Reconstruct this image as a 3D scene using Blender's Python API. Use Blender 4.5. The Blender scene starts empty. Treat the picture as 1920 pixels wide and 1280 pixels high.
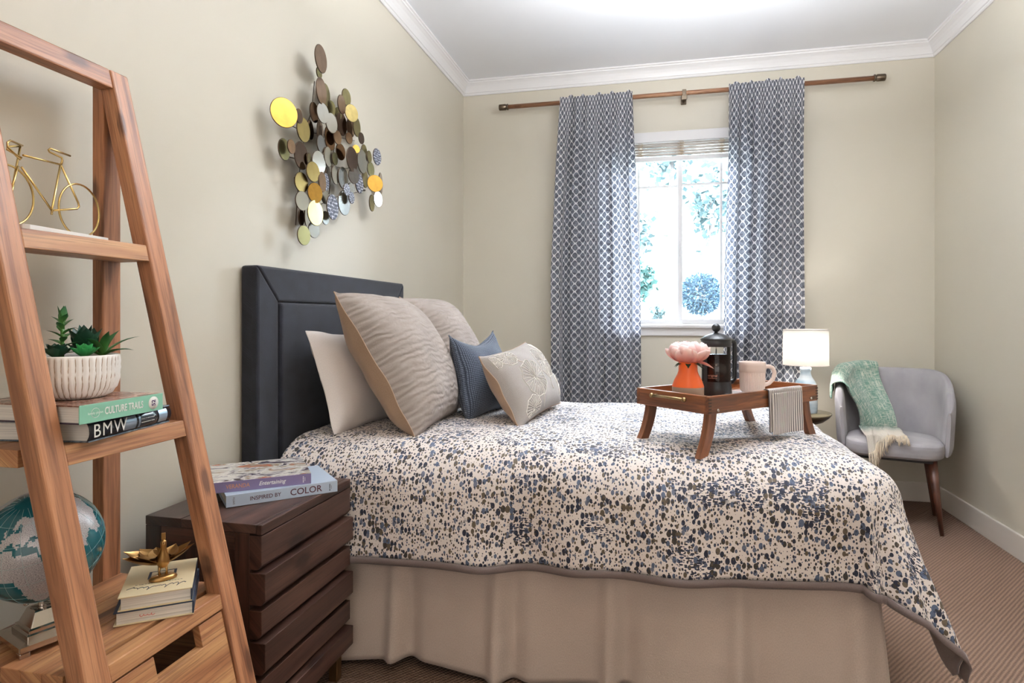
import bpy, math, random
from mathutils import Vector, Matrix, noise

random.seed(7)
R = math.radians
PI = math.pi
scn = bpy.context.scene
col = scn.collection

# ------------------------------------------------------------------ camera
cam_d = bpy.data.cameras.new('camera')
cam_d.sensor_fit = 'HORIZONTAL'
cam_d.sensor_width = 36.0
cam_d.lens = 1165.0 / 1920.0 * 36.0
cam_d.shift_y = -46.0 / 1920.0
cam_d.clip_start = 0.02
cam_d.clip_end = 200
cam = bpy.data.objects.new('camera', cam_d)
col.objects.link(cam)
cam.location = (0, 0, 1.10)
cam.rotation_euler = (R(90), 0, R(13.1))
scn.camera = cam

# ------------------------------------------------------------------ world and light
world = bpy.data.worlds.new('world')
scn.world = world
world.use_nodes = True
bgn = world.node_tree.nodes['Background']
bgn.inputs['Color'].default_value = (0.78, 0.88, 1.0, 1)
bgn.inputs['Strength'].default_value = 36.0


def area_light(name, loc, rot, sx, sy, power, color, portal=False, spread=180):
    l = bpy.data.lights.new(name, 'AREA')
    l.shape = 'RECTANGLE'
    l.size = sx
    l.size_y = sy
    l.energy = power
    l.color = color
    l.spread = R(spread)
    if portal:
        l.cycles.is_portal = True
    o = bpy.data.objects.new(name, l)
    o.location = loc
    o.rotation_euler = rot
    col.objects.link(o)
    return o


# daylight enters through the window (portal guides the sky light through the opening)
area_light('window_daylight', (0.14, 4.33, 1.66), (R(-90), 0, 0), 0.84, 1.30, 1, (1, 1, 1), portal=True)
# ceiling fixture of the room, above and behind the camera
pl = bpy.data.lights.new('pendant_globe_light', 'POINT')
pl.energy = 8
pl.color = (1.0, 0.80, 0.56)
pl.shadow_soft_size = 0.14
plo = bpy.data.objects.new('pendant_globe_light', pl)
plo.location = (0.10, 0.55, 2.05)
col.objects.link(plo)
# added unseen panel facing up to brighten the white ceiling, no fixture there
area_light('ceiling_fill_light', (0.30, 2.25, 2.29), (R(180), 0, 0), 0.5, 0.5, 76, (0.92, 0.96, 1.0))
# added wide soft fill behind the camera, where the room is walled shut
area_light('rear_fill_light', (0.35, -1.45, 1.45), (R(90), 0, 0), 2.3, 2.0, 17, (1.0, 0.96, 0.92))

scn.view_settings.view_transform = 'Standard'
scn.view_settings.look = 'None'
scn.view_settings.gamma = 1.0
scn.view_settings.use_curve_mapping = False
scn.view_settings.exposure = 0.45


# ------------------------------------------------------------------ mesh helpers
def lin(c):
    out = []
    for v in c[:3]:
        v = v / 255.0
        out.append(v / 12.92 if v <= 0.04045 else ((v + 0.055) / 1.055) ** 2.4)
    return (out[0], out[1], out[2], 1.0)


class MB:
    """collects faces with uv in metres, then becomes one mesh object"""

    def __init__(self):
        self.v, self.f, self.uv, self.mi, self.sm = [], [], [], [], []

    def face(self, idx, uvs=None, mi=0, smooth=False):
        self.f.append(idx)
        self.uv.append(uvs if uvs else [(0, 0)] * len(idx))
        self.mi.append(mi)
        self.sm.append(smooth)

    def hexa(self, c, g=None, mi=0):
        """8 corners: bottom ring 0-3, top ring 4-7; g = grain axis of the corner list frame (0: 0->1, 1: 0->3, 2: 0->4)"""
        b = len(self.v)
        c = [Vector(p) for p in c]
        self.v += c
        ax = [(c[1] - c[0]), (c[3] - c[0]), (c[4] - c[0])]
        ln = [a.length for a in ax]
        if g is None:
            g = ln.index(max(ln))
        u = ax[g].normalized()
        o = [(ax[i] - u * ax[i].dot(u)).normalized() for i in range(3) if i != g]
        for q in ((0, 3, 2, 1), (4, 5, 6, 7), (0, 1, 5, 4), (1, 2, 6, 5), (2, 3, 7, 6), (3, 0, 4, 7)):
            uv = []
            for i in q:
                d = c[i] - c[0]
                uv.append((d.dot(u), d.dot(o[0]) + 1.37 * d.dot(o[1])))
            self.face([b + i for i in q], uv, mi)
        return self

    def box(self, lo, hi, g=None, mi=0):
        x0, y0, z0 = lo
        x1, y1, z1 = hi
        return self.hexa([(x0, y0, z0), (x1, y0, z0), (x1, y1, z0), (x0, y1, z0),
                          (x0, y0, z1), (x1, y0, z1), (x1, y1, z1), (x0, y1, z1)], g, mi)

    def grid(self, fn, nu, nv, uvfn=None, mi=0, smooth=True, closeu=False, flip=False):
        b = len(self.v)
        cu = nu if closeu else nu + 1
        for j in range(nv + 1):
            for i in range(cu):
                self.v.append(Vector(fn(i / nu, j / nv)))
        for j in range(nv):
            for i in range(nu):
                i2 = (i + 1) % cu
                q = [b + j * cu + i, b + j * cu + i2, b + (j + 1) * cu + i2, b + (j + 1) * cu + i]
                ij = [(i, j), (i + 1, j), (i + 1, j + 1), (i, j + 1)]
                if flip:
                    q.reverse()
                    ij.reverse()
                uvs = [uvfn(a / nu, c / nv) if uvfn else (a / nu, c / nv) for a, c in ij]
                self.face(q, uvs, mi, smooth)
        return self

    def lathe(self, prof, n=32, c=(0, 0, 0), mi=0, sx=1.0, sy=1.0, cap=True, rz=0.0, smooth=True):
        """prof: list of (radius, z)"""
        ln = [0]
        for k in range(1, len(prof)):
            ln.append(ln[-1] + math.hypot(prof[k][0] - prof[k - 1][0], prof[k][1] - prof[k - 1][1]))
        b = len(self.v)
        for r, z in prof:
            for i in range(n):
                a = 2 * PI * i / n
                x, y = r * math.cos(a) * sx, r * math.sin(a) * sy
                self.v.append(Vector((c[0] + x * math.cos(rz) - y * math.sin(rz), c[1] + x * math.sin(rz) + y * math.cos(rz), c[2] + z)))
        rm = max(p[0] for p in prof)
        for j in range(len(prof) - 1):
            for i in range(n):
                i2 = (i + 1) % n
                self.face([b + j * n + i, b + j * n + i2, b + (j + 1) * n + i2, b + (j + 1) * n + i],
                          [(2 * PI * rm * i / n, ln[j]), (2 * PI * rm * (i + 1) / n, ln[j]),
                           (2 * PI * rm * (i + 1) / n, ln[j + 1]), (2 * PI * rm * i / n, ln[j + 1])], mi, smooth)
        if cap:
            if prof[0][0] > 1e-6:
                self.face([b + i for i in reversed(range(n))], None, mi)
            if prof[-1][0] > 1e-6:
                k = b + (len(prof) - 1) * n
                self.face([k + i for i in range(n)], None, mi)
        return self

    def tube(self, pts, r, n=10, closed=False, mi=0, flat=1.0):
        pts = [Vector(p) for p in pts]
        m = len(pts)
        rs = r if isinstance(r, (list, tuple)) else [r] * m
        b = len(self.v)
        up = None
        d = 0
        ds = []
        for k in range(m):
            if closed:
                t = pts[(k + 1) % m] - pts[k - 1]
            else:
                t = pts[min(k + 1, m - 1)] - pts[max(k - 1, 0)]
            t.normalize()
            if up is None:
                up = Vector((0, 0, 1)) if abs(t.z) < 0.9 else Vector((1, 0, 0))
            s = t.cross(up)
            if s.length < 1e-5:
                s = t.orthogonal()
            s.normalize()
            up = s.cross(t).normalized()
            if k:
                d += (pts[k] - pts[k - 1]).length
            ds.append(d)
            for i in range(n):
                a = 2 * PI * i / n
                self.v.append(pts[k] + (s * math.cos(a) + up * math.sin(a) * flat) * rs[k])
        for k in range(m if closed else m - 1):
            k2 = (k + 1) % m
            for i in range(n):
                i2 = (i + 1) % n
                self.face([b + k * n + i, b + k * n + i2, b + k2 * n + i2, b + k2 * n + i],
                          [(ds[k], i / n * .05), (ds[k], (i + 1) / n * .05), (ds[k2], (i + 1) / n * .05), (ds[k2], i / n * .05)], mi, True)
        if not closed:
            self.face([b + i for i in reversed(range(n))], None, mi)
            self.face([b + (m - 1) * n + i for i in range(n)], None, mi)
        return self

    def ball(self, c, rx, ry=None, rz=None, n=20, m=12, mi=0):
        ry = rx if ry is None else ry
        rz = rx if rz is None else rz
        return self.grid(lambda u, v: (c[0] + rx * math.cos(2 * PI * u) * math.sin(PI * v),
                                       c[1] + ry * math.sin(2 * PI * u) * math.sin(PI * v),
                                       c[2] - rz * math.cos(PI * v)), n, m, mi=mi, closeu=True)

    def poly_prism(self, pts2, fn, t, mi=0, smooth=False):
        """outline pts2 (a,b) mapped by fn(a,b,depth) for depth 0 and t"""
        b = len(self.v)
        n = len(pts2)
        for dd in (0, t):
            for a, c in pts2:
                self.v.append(Vector(fn(a, c, dd)))
        self.face([b + i for i in range(n)], [(p[0], p[1]) for p in pts2], mi)
        self.face([b + n + i for i in reversed(range(n))], [(p[0], p[1]) for p in reversed(pts2)], mi)
        for i in range(n):
            j = (i + 1) % n
            L = math.hypot(pts2[j][0] - pts2[i][0], pts2[j][1] - pts2[i][1])
            self.face([b + j, b + i, b + n + i, b + n + j], [(L, 0), (0, 0), (0, t), (L, t)], mi, smooth)
        return self

    def build(self, name, mats, parent=None, bevel=0, seg=2, solid=None, sub=0, kind=None, label=None, local=False):
        me = bpy.data.meshes.new(name)
        me.from_pydata([tuple(v) for v in self.v], [], self.f)
        ul = me.uv_layers.new(name='UVMap')
        flat = [c for fu in self.uv for p in fu for c in p]
        ul.data.foreach_set('uv', flat)
        me.polygons.foreach_set('use_smooth', self.sm)
        me.polygons.foreach_set('material_index', self.mi)
        if not isinstance(mats, (list, tuple)):
            mats = [mats]
        for m in mats:
            me.materials.append(m)
        me.update()
        o = bpy.data.objects.new(name, me)
        col.objects.link(o)
        if parent is not None:
            put(o, parent, local)
        if solid:
            md = o.modifiers.new('solid', 'SOLIDIFY')
            md.thickness = abs(solid[0])
            md.offset = -1 if solid[0] > 0 else 1
            if len(solid) > 1:
                md.material_offset = solid[1]
                md.material_offset_rim = solid[1]
        if bevel:
            md = o.modifiers.new('bevel', 'BEVEL')
            md.width = bevel
            md.segments = seg
            md.limit_method = 'ANGLE'
            md.angle_limit = R(35)
        if sub:
            md = o.modifiers.new('sub', 'SUBSURF')
            md.levels = sub
            md.render_levels = sub
        if kind:
            o['kind'] = kind
        if label:
            o['label'] = label
        return o


WM = {}


def wmat(o):
    """world matrix of an object set up in this script (rotation about z and location only on empties)"""
    return WM.get(o.name, Matrix.Identity(4))


def put(o, parent, local=False):
    o.parent = parent
    if not local:
        o.matrix_parent_inverse = wmat(parent).inverted()


def thing(name, label, cat, loc=(0, 0, 0), rz=0.0, group=None):
    o = bpy.data.objects.new(name, None)
    o.empty_display_size = 0.05
    o.location = loc
    o.rotation_euler = (0, 0, rz)
    col.objects.link(o)
    WM[o.name] = Matrix.Translation(loc) @ Matrix.Rotation(rz, 4, 'Z')
    return tag(o, label, cat, group)


def tag(o, label, cat, group=None):
    o['label'] = label
    o['category'] = cat
    if group:
        o['group'] = group
    return o


def struct(o):
    o['kind'] = 'structure'
    return o


def text(s, size, mat, parent, fn, name='lettering', extr=0.0002, sx=1.0, shear=0.0, bold=0.0, space=1.0):
    """flat lettering as a mesh, its plane mapped by fn(x, y) -> local point of the parent"""
    cu = bpy.data.curves.new('t', 'FONT')
    cu.body = s
    cu.size = size
    cu.align_x = 'CENTER'
    cu.align_y = 'CENTER'
    cu.shear = shear
    cu.offset = bold
    cu.space_character = space
    cu.resolution_u = 3
    t = bpy.data.objects.new('t', cu)
    col.objects.link(t)
    dg = bpy.context.evaluated_depsgraph_get()
    me = bpy.data.meshes.new_from_object(t.evaluated_get(dg))
    bpy.data.objects.remove(t)
    bpy.data.curves.remove(cu)
    for v in me.vertices:
        v.co = Vector(fn(v.co.x * sx, v.co.y))
    me.materials.clear()
    me.materials.append(mat)
    me.name = name
    o = bpy.data.objects.new(name, me)
    col.objects.link(o)
    put(o, parent, True)
    return o


# ------------------------------------------------------------------ materials
class NT:
    def __init__(self, name):
        self.m = bpy.data.materials.new(name)
        self.m.use_nodes = True
        self.t = self.m.node_tree
        self.b = self.t.nodes['Principled BSDF']
        self.out = self.t.nodes['Material Output']

    def n(self, typ, **kw):
        nd = self.t.nodes.new(typ)
        for k, v in kw.items():
            if k.startswith('_'):
                setattr(nd, k[1:], v)
            else:
                nd.inputs[k.replace('__', ' ')].default_value = v
        return nd

    def l(self, a, b):
        self.t.links.new(a, b)

    def set(self, **kw):
        for k, v in kw.items():
            self.b.inputs[k.replace('__', ' ')].default_value = v
        return self

    def math(self, op, a, b=None, c=None, clamp=False):
        nd = self.n('ShaderNodeMath', _operation=op, _use_clamp=clamp)
        for i, x in enumerate((a, b, c)):
            if x is None:
                continue
            if isinstance(x, (int, float)):
                nd.inputs[i].default_value = x
            else:
                self.l(x, nd.inputs[i])
        return nd.outputs[0]

    def mix(self, fac, a, b, mode='MIX'):
        nd = self.n('ShaderNodeMix', _data_type='RGBA', _blend_type=mode)
        for k, x in ((0, fac), (6, a), (7, b)):
            if isinstance(x, (int, float, tuple)):
                nd.inputs[k].default_value = x
            else:
                self.l(x, nd.inputs[k])
        return nd.outputs[2]

    def ramp(self, fac, stops, mode='LINEAR'):
        nd = self.n('ShaderNodeValToRGB')
        nd.color_ramp.interpolation = mode
        e = nd.color_ramp.elements
        while len(e) < len(stops):
            e.new(0.5)
        for k, (p, c) in enumerate(stops):
            e[k].position = p
            e[k].color = c
        self.l(fac, nd.inputs[0])
        return nd.outputs[0]

    def coords(self, kind='UV', scale=(1, 1, 1), rand=0.0, rot=(0, 0, 0)):
        tc = self.n('ShaderNodeTexCoord')
        mp = self.n('ShaderNodeMapping')
        mp.inputs['Scale'].default_value = scale
        mp.inputs['Rotation'].default_value = rot
        src = tc.outputs[kind]
        if rand:
            oi = self.n('ShaderNodeObjectInfo')
            ad = self.n('ShaderNodeVectorMath', _operation='ADD')
            sc = self.n('ShaderNodeVectorMath', _operation='SCALE')
            cb = self.n('ShaderNodeCombineXYZ')
            for i in range(3):
                self.l(oi.outputs['Random'], cb.inputs[i])
            self.l(cb.outputs[0], sc.inputs[0])
            sc.inputs['Scale'].default_value = rand
            self.l(src, ad.inputs[0])
            self.l(sc.outputs[0], ad.inputs[1])
            src = ad.outputs[0]
        self.l(src, mp.inputs['Vector'])
        return mp.outputs[0]

    def noise(self, vec, scale, detail=3, rough=0.5, dist=0.0):
        nd = self.n('ShaderNodeTexNoise', Scale=scale, Detail=detail, Roughness=rough, Distortion=dist)
        self.l(vec, nd.inputs['Vector'])
        return nd.outputs[0]

    def bump(self, h, strength, dist):
        nd = self.n('ShaderNodeBump', Strength=strength, Distance=dist)
        self.l(h, nd.inputs['Height'])
        self.l(nd.outputs[0], self.b.inputs['Normal'])

    def color(self, c):
        self.l(c, self.b.inputs['Base Color'])


def plain(name, rgb, rough=0.6, metal=0.0, **kw):
    t = NT(name)
    t.set(Base__Color=lin(rgb), Roughness=rough, Metallic=metal, **kw)
    return t.m


def painted(name, rgb, rough=0.65, bump=0.12):
    t = NT(name)
    t.set(Roughness=rough)
    v = t.coords('Object')
    n1 = t.noise(v, 2.2, 2)
    c = lin(rgb)
    t.color(t.ramp(n1, [(0.3, tuple(x * .97 for x in c[:3]) + (1,)), (0.7, c)]))
    t.bump(t.noise(v, 260, 2), bump, 0.001)
    return t.m


def wood(name, dark, mid, light, rough=0.45, scale=1.0, fleck=None):
    t = NT(name)
    t.set(Roughness=rough)
    v = t.coords('UV', (2.2 * scale, 24 * scale, 1), 9.0)
    a = t.noise(v, 1.0, 6, 0.55, 0.9)
    base = t.ramp(a, [(0.30, lin(dark)), (0.46, lin(mid)), (0.68, lin(light))])
    v2 = t.coords('UV', (9 * scale, 260 * scale, 1), 5.0)
    p = t.noise(v2, 1.0, 3)
    base = t.mix(t.ramp(p, [(0.36, (0.5, 0.5, 0.5, 1)), (0.5, (0, 0, 0, 1))]), base, lin(dark))
    v3 = t.coords('UV', (5 * scale, 11 * scale, 1), 3.0)
    k = t.n('ShaderNodeTexVoronoi', Scale=1.0)
    k.voronoi_dimensions = '2D'
    t.l(v3, k.inputs['Vector'])
    kn = t.noise(v, 3.0, 4, 0.6, 1.5)
    ks = t.n('ShaderNodeSeparateColor')
    t.l(k.outputs['Color'], ks.inputs[0])
    rare = t.math('MULTIPLY', t.math('LESS_THAN', ks.outputs[0], 0.68), 0.5)
    kk = t.math('ADD', t.math('SUBTRACT', k.outputs['Distance'], t.math('MULTIPLY', kn, 0.2)), rare)
    base = t.mix(t.ramp(kk, [(0.0, (0.75, 0.75, 0.75, 1)), (0.10, (0, 0, 0, 1))]), base, lin(fleck or dark))
    t.color(base)
    t.bump(t.math('ADD', a, t.math('MULTIPLY', p, 0.5)), 0.25, 0.0012)
    return t.m


def fabric(name, rgb, rgb2=None, scale=900, rough=0.9, bump=0.5, quilt=0, weave=False, mottling=6.0):
    t = NT(name)
    t.set(Roughness=rough, Sheen__Weight=0.15)
    v = t.coords('UV', (1, 1, 1))
    n1 = t.noise(v, mottling, 3)
    fine = t.noise(t.coords('UV', (scale, scale * 0.55, 1)), 1.0, 2)
    rgb2 = rgb2 or tuple(x * .86 for x in rgb)
    f = t.math('ADD', t.math('MULTIPLY', n1, 0.35), t.math('MULTIPLY', fine, 0.65))
    t.color(t.ramp(f, [(0.36, lin(rgb2)), (0.62, lin(rgb))]))
    h = fine
    if weave:
        w1 = t.n('ShaderNodeTexWave', Scale=scale / 9.0, Distortion=1.5, Detail=2)
        w1.inputs['Detail Scale'].default_value = 2
        t.l(v, w1.inputs['Vector'])
        w2 = t.n('ShaderNodeTexWave', Scale=scale / 9.0, Distortion=1.5, Detail=2)
        w2.bands_direction = 'Y'
        t.l(v, w2.inputs['Vector'])
        h = t.math('ADD', t.math('MULTIPLY', w1.outputs['Fac'], w2.outputs['Fac']), t.math('MULTIPLY', fine, 0.4))
        t.color(t.ramp(h, [(0.15, lin(rgb2)), (0.85, lin(rgb))]))
    if quilt:
        q = t.n('ShaderNodeTexWave', Scale=quilt, Distortion=7.0, Detail=3)
        q.bands_direction = 'Y'
        q.inputs['Detail Scale'].default_value = 1.2
        t.l(v, q.inputs['Vector'])
        h = t.math('ADD', t.math('MULTIPLY', fine, 0.25), q.outputs['Fac'])
        t.bump(h, 0.55, 0.006)
    else:
        t.bump(h, bump, 0.0015)
    return t.m


M = {}
M['wall'] = painted('wall_paint', (207, 200, 184), 0.45)
M['ceiling'] = painted('ceiling_paint', (243, 245, 250), 0.8)
M['trim'] = painted('trim_paint', (232, 230, 230), 0.4, 0.03)
M['base'] = painted('baseboard_paint', (222, 214, 204), 0.45, 0.03)
M['teak'] = wood('teak', (104, 66, 44), (164, 110, 76), (188, 134, 96), 0.42, 1.0, (74, 46, 34))
M['teak2'] = wood('teak_shelf', (102, 64, 42), (156, 104, 68), (196, 150, 102), 0.45, 0.7, (74, 46, 32))
M['darkwood'] = wood('espresso_wood', (38, 25, 21), (66, 43, 35), (88, 60, 49), 0.42, 0.8, (26, 17, 15))
M['traywood'] = wood('acacia', (76, 42, 26), (122, 72, 42), (158, 98, 58), 0.35, 1.6, (44, 26, 18))
M['rodwood'] = wood('rod_wood', (100, 66, 46), (138, 96, 68), (164, 122, 90), 0.45, 1.2)
M['walnut'] = wood('walnut_leg', (60, 34, 25), (88, 52, 38), (108, 68, 50), 0.4, 1.2)
M['brass'] = plain('aged_brass', (150, 128, 92), 0.35, 1.0)
M['gold'] = plain('gold_wire', (206, 178, 118), 0.22, 1.0)
M['antiquegold'] = plain('antique_gold', (170, 132, 82), 0.34, 1.0)
M['nickel'] = plain('polished_nickel', (196, 188, 180), 0.16, 1.0)
M['pewter'] = plain('pewter', (120, 112, 106), 0.3, 1.0)
M['black'] = plain('black_plastic', (30, 31, 34), 0.35)
M['marble'] = painted('white_marble', (240, 240, 240), 0.3, 0.02)
M['page'] = None


def pages():
    t = NT('book_pages')
    t.set(Roughness=0.9)
    v = t.coords('Object', (3, 3, 900))
    t.color(t.ramp(t.noise(v, 1.0, 2), [(0.3, lin((186, 180, 172))), (0.65, lin((232, 226, 216)))]))
    return t.m


M['page'] = pages()
M['white'] = plain('white_ink', (240, 240, 236), 0.6)
M['navyink'] = plain('navy_ink', (40, 48, 70), 0.6)
M['maroonink'] = plain('maroon_ink', (84, 40, 56), 0.6)
M['orangeink'] = plain('orange_ink', (214, 150, 104), 0.6)
M['redink'] = plain('red_ink', (206, 96, 90), 0.6)
M['headboard'] = fabric('charcoal_linen', (35, 38, 50), (9, 10, 15), 620, 0.9, 0.5, mottling=14)
M['sham'] = fabric('taupe_quilted', (164, 152, 144), (126, 114, 106), 1500, 0.95, 0.4, quilt=13)
M['tan'] = fabric('tan_cotton', (170, 142, 118), (156, 128, 104), 600, 0.85, 0.2)
M['whitelinen'] = fabric('white_cotton', (240, 232, 228), (230, 222, 218), 500, 0.85, 0.15)
M['bluepillow'] = fabric('slate_weave', (114, 124, 140), (36, 44, 58), 400, 0.95, 0.9, weave=True)
M['chair'] = fabric('grey_upholstery', (168, 164, 166), (142, 138, 142), 1100, 0.95, 0.5, mottling=10)
M['skirt'] = fabric('linen_skirt', (206, 190, 178), (190, 174, 162), 420, 0.9, 0.25)
M['lining'] = fabric('taupe_lining', (126, 112, 108), (114, 100, 96), 500, 0.85, 0.2)


def carpet():
    t = NT('loop_carpet')
    t.set(Roughness=0.97)
    v = t.coords('Object')
    vr = t.coords('Object', (1, 1, 1), 0, (0, 0, R(38)))
    w1 = t.n('ShaderNodeTexWave', Scale=26.0, Distortion=0.8, Detail=2)
    t.l(vr, w1.inputs['Vector'])
    w2 = t.n('ShaderNodeTexWave', Scale=40.0, Distortion=1.0, Detail=2)
    w2.bands_direction = 'Y'
    t.l(vr, w2.inputs['Vector'])
    h = t.math('ADD', t.math('MULTIPLY', w1.outputs['Fac'], 0.7), t.math('MULTIPLY', w2.outputs['Fac'], 0.3))
    n = t.noise(v, 220, 2)
    f = t.math('ADD', t.math('MULTIPLY', h, 0.6), t.math('MULTIPLY', n, 0.5))
    t.color(t.ramp(f, [(0.2, lin((78, 58, 46))), (0.8, lin((132, 104, 86)))]))
    t.bump(h, 0.7, 0.004)
    return t.m


M['carpet'] = carpet()


def duvet_mat():
    t = NT('speckled_cotton')
    t.set(Roughness=0.8, Sheen__Weight=0.1)
    v = t.coords('UV')
    base = lin((234, 224, 218))
    dens = t.ramp(t.noise(v, 4.2, 3, 0.6), [(0.36, (0.62, 0.62, 0.62, 1)), (0.62, (1.25, 1.25, 1.25, 1))])

    def spots(sx, sy, rmin, rmax, ramp, mod, shift):
        mp = t.n('ShaderNodeMapping')
        mp.inputs['Scale'].default_value = (1 / sx, 1 / sy, 1)
        mp.inputs['Location'].default_value = (shift, shift * 1.7, 0)
        t.l(v, mp.inputs['Vector'])
        vo = t.n('ShaderNodeTexVoronoi', Scale=1.0, Randomness=0.9)
        vo.voronoi_dimensions = '2D'
        t.l(mp.outputs[0], vo.inputs['Vector'])
        sp = t.n('ShaderNodeSeparateColor')
        t.l(vo.outputs['Color'], sp.inputs[0])
        rad = t.math('ADD', t.math('MULTIPLY', sp.outputs[0], rmax - rmin), rmin)
        if mod is not None:
            rad = t.math('MULTIPLY', rad, mod)
        mask = t.math('LESS_THAN', vo.outputs['Distance'], rad)
        return mask, t.ramp(sp.outputs[1], ramp, 'CONSTANT')

    pal = [(0.0, lin((44, 48, 66))), (0.28, lin((92, 104, 128))), (0.48, lin((104, 92, 76))), (0.66, lin((66, 60, 56))), (0.84, lin((112, 118, 136)))]
    m1, c1 = spots(0.0140, 0.0215, 0.12, 0.48, pal, dens, 0.0)
    c = t.mix(m1, base, c1)
    pal2 = [(0.0, lin((52, 54, 66))), (0.4, lin((96, 84, 70))), (0.7, lin((70, 78, 100)))]
    m2, c2 = spots(0.0085, 0.0120, 0.05, 0.36, pal2, None, 3.1)
    c = t.mix(m2, c, c2)
    patch = t.ramp(t.noise(v, 6.5, 1), [(0.60, (0, 0, 0, 1)), (0.63, (1, 1, 1, 1))])
    m3, c3 = spots(0.0150, 0.0062, 0.16, 0.46, [(0.0, lin((40, 44, 62))), (0.6, lin((62, 70, 94)))], None, 7.7)
    c = t.mix(t.math('MULTIPLY', m3, patch), c, c3)
    t.color(c)
    t.bump(t.noise(v, 28, 4, 0.6), 0.3, 0.006)
    return t.m


M['duvet'] = duvet_mat()


def curtain_mat():
    t = NT('curtain_print')
    v = t.coords('UV')
    sp = t.n('ShaderNodeSeparateXYZ')
    t.l(v, sp.inputs[0])

    def blob(ou, ov):
        a = t.math('SUBTRACT', t.math('FRACT', t.math('ADD', t.math('DIVIDE', sp.outputs[0], 0.034), ou)), 0.5)
        b = t.math('SUBTRACT', t.math('FRACT', t.math('ADD', t.math('DIVIDE', sp.outputs[1], 0.052), ov)), 0.5)
        a = t.math('POWER', t.math('DIVIDE', t.math('ABSOLUTE', a), 0.345), 1.45)
        b = t.math('POWER', t.math('DIVIDE', t.math('ABSOLUTE', b), 0.385), 1.45)
        return t.math('LESS_THAN', t.math('ADD', a, b), 1.0)

    m = t.math('MAXIMUM', blob(0, 0), blob(0.5, 0.5))
    n = t.noise(v, 60, 3)
    ink = t.ramp(n, [(0.35, lin((82, 84, 96))), (0.65, lin((138, 142, 154)))])
    c = t.mix(m, lin((244, 244, 247)), ink)
    t.color(c)
    t.set(Roughness=0.9)
    t.bump(t.noise(v, 500, 2), 0.2, 0.001)
    tr = t.n('ShaderNodeBsdfTranslucent')
    t.l(c, tr.inputs['Color'])
    mx = t.n('ShaderNodeMixShader', Fac=0.5)
    t.l(t.b.outputs[0], mx.inputs[1])
    t.l(tr.outputs[0], mx.inputs[2])
    t.l(mx.outputs[0], t.out.inputs['Surface'])
    return t.m


M['curtain'] = curtain_mat()


def stripes(name, a, b, period, duty, axis=0):
    t = NT(name)
    t.set(Roughness=0.9)
    v = t.coords('UV')
    sp = t.n('ShaderNodeSeparateXYZ')
    t.l(v, sp.inputs[0])
    fr = t.math('FRACT', t.math('DIVIDE', sp.outputs[axis], period))
    t.color(t.mix(t.math('LESS_THAN', fr, duty), lin(a), lin(b)))
    t.bump(t.noise(v, 700, 2), 0.3, 0.001)
    return t.m


M['napkin'] = stripes('ticking_stripe', (226, 218, 212), (104, 96, 98), 0.0062, 0.45)


def glass(name, rgb=(255, 255, 255), rough=0.0):
    t = NT(name)
    t.set(Base__Color=lin(rgb), Roughness=rough, Transmission__Weight=1.0, IOR=1.45)
    return t.m


def thin_glass(name):
    t = NT(name)
    tr = t.n('ShaderNodeBsdfTransparent')
    gl = t.n('ShaderNodeBsdfGlossy', Roughness=0.02)
    fr = t.n('ShaderNodeFresnel', IOR=1.35)
    mx = t.n('ShaderNodeMixShader')
    t.l(fr.outputs[0], mx.inputs[0])
    t.l(tr.outputs[0], mx.inputs[1])
    t.l(gl.outputs[0], mx.inputs[2])
    t.l(mx.outputs[0], t.out.inputs['Surface'])
    return t.m


M['pane'] = thin_glass('window_glass')
M['beaker'] = thin_glass('beaker_glass')


# ================================================================== THE SETTING
LW, RW, BW, FW, H = -1.32, 1.61, 4.167, -1.60, 2.735
WX0, WX1, WZ0, WZ1 = -0.28, 0.56, 1.02, 2.30      # window opening

o = struct(MB().box((LW - .15, FW - .15, -.12), (RW + .15, BW + .18, 0.0)).build('floor', M['carpet']))
o['label'] = 'beige brown ribbed loop carpet floor'
o = struct(MB().box((LW - .15, FW - .15, H), (RW + .15, BW + .18, H + .12)).build('ceiling', M['ceiling']))
struct(MB().box((LW - .15, FW - .15, 0), (LW, BW + .18, H)).build('wall_left', M['wall']))
struct(MB().box((RW, FW - .15, 0), (RW + .15, BW + .18, H)).build('wall_right', M['wall']))
struct(MB().box((LW, FW - .15, 0), (RW, FW, H)).build('wall_front', M['wall']))
b = MB()
b.box((LW, BW, 0), (WX0, BW + .18, H)).box((WX1, BW, 0), (RW, BW + .18, H))
b.box((WX0, BW, 0), (WX1, BW + .18, WZ0)).box((WX0, BW, WZ1), (WX1, BW + .18, H))
struct(b.build('wall_back', M['wall']))


def baseboard(name, lo, hi, cap_lo, cap_hi):
    b = MB().box(lo, hi)
    o = struct(b.build(name, M['base'], bevel=.004))
    return o


baseboard('baseboard_right', (RW - .014, FW, 0), (RW, BW, .115), 0, 0)
baseboard('baseboard_back', (LW + .014, BW - .014, 0), (RW - .014, BW, .115), 0, 0)
baseboard('baseboard_left', (LW, FW, 0), (LW + .014, BW, .115), 0, 0)

# crown moulding: profile (out from wall, below ceiling)
CP = [(0, .092), (.008, .092), (.012, .085), (.012, .078), (.017, .075), (.020, .066), (.026, .052),
      (.036, .036), (.048, .024), (.054, .020), (.054, .012), (.062, .008), (.062, 0), (0, 0)]


def crown(name, path):
    """path: list of functions out -> (x, y)"""
    b = MB()
    n = len(CP)
    base = len(b.v)
    for fn in path:
        for out, dz in CP:
            x, y = fn(out)
            b.v.append(Vector((x, y, H - dz)))
    for k in range(len(path) - 1):
        for i in range(n):
            j = (i + 1) % n
            b.face([base + k * n + i, base + k * n + j, base + (k + 1) * n + j, base + (k + 1) * n + i], None, 0, False)
    o = struct(b.build(name, M['trim']))
    return o


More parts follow.
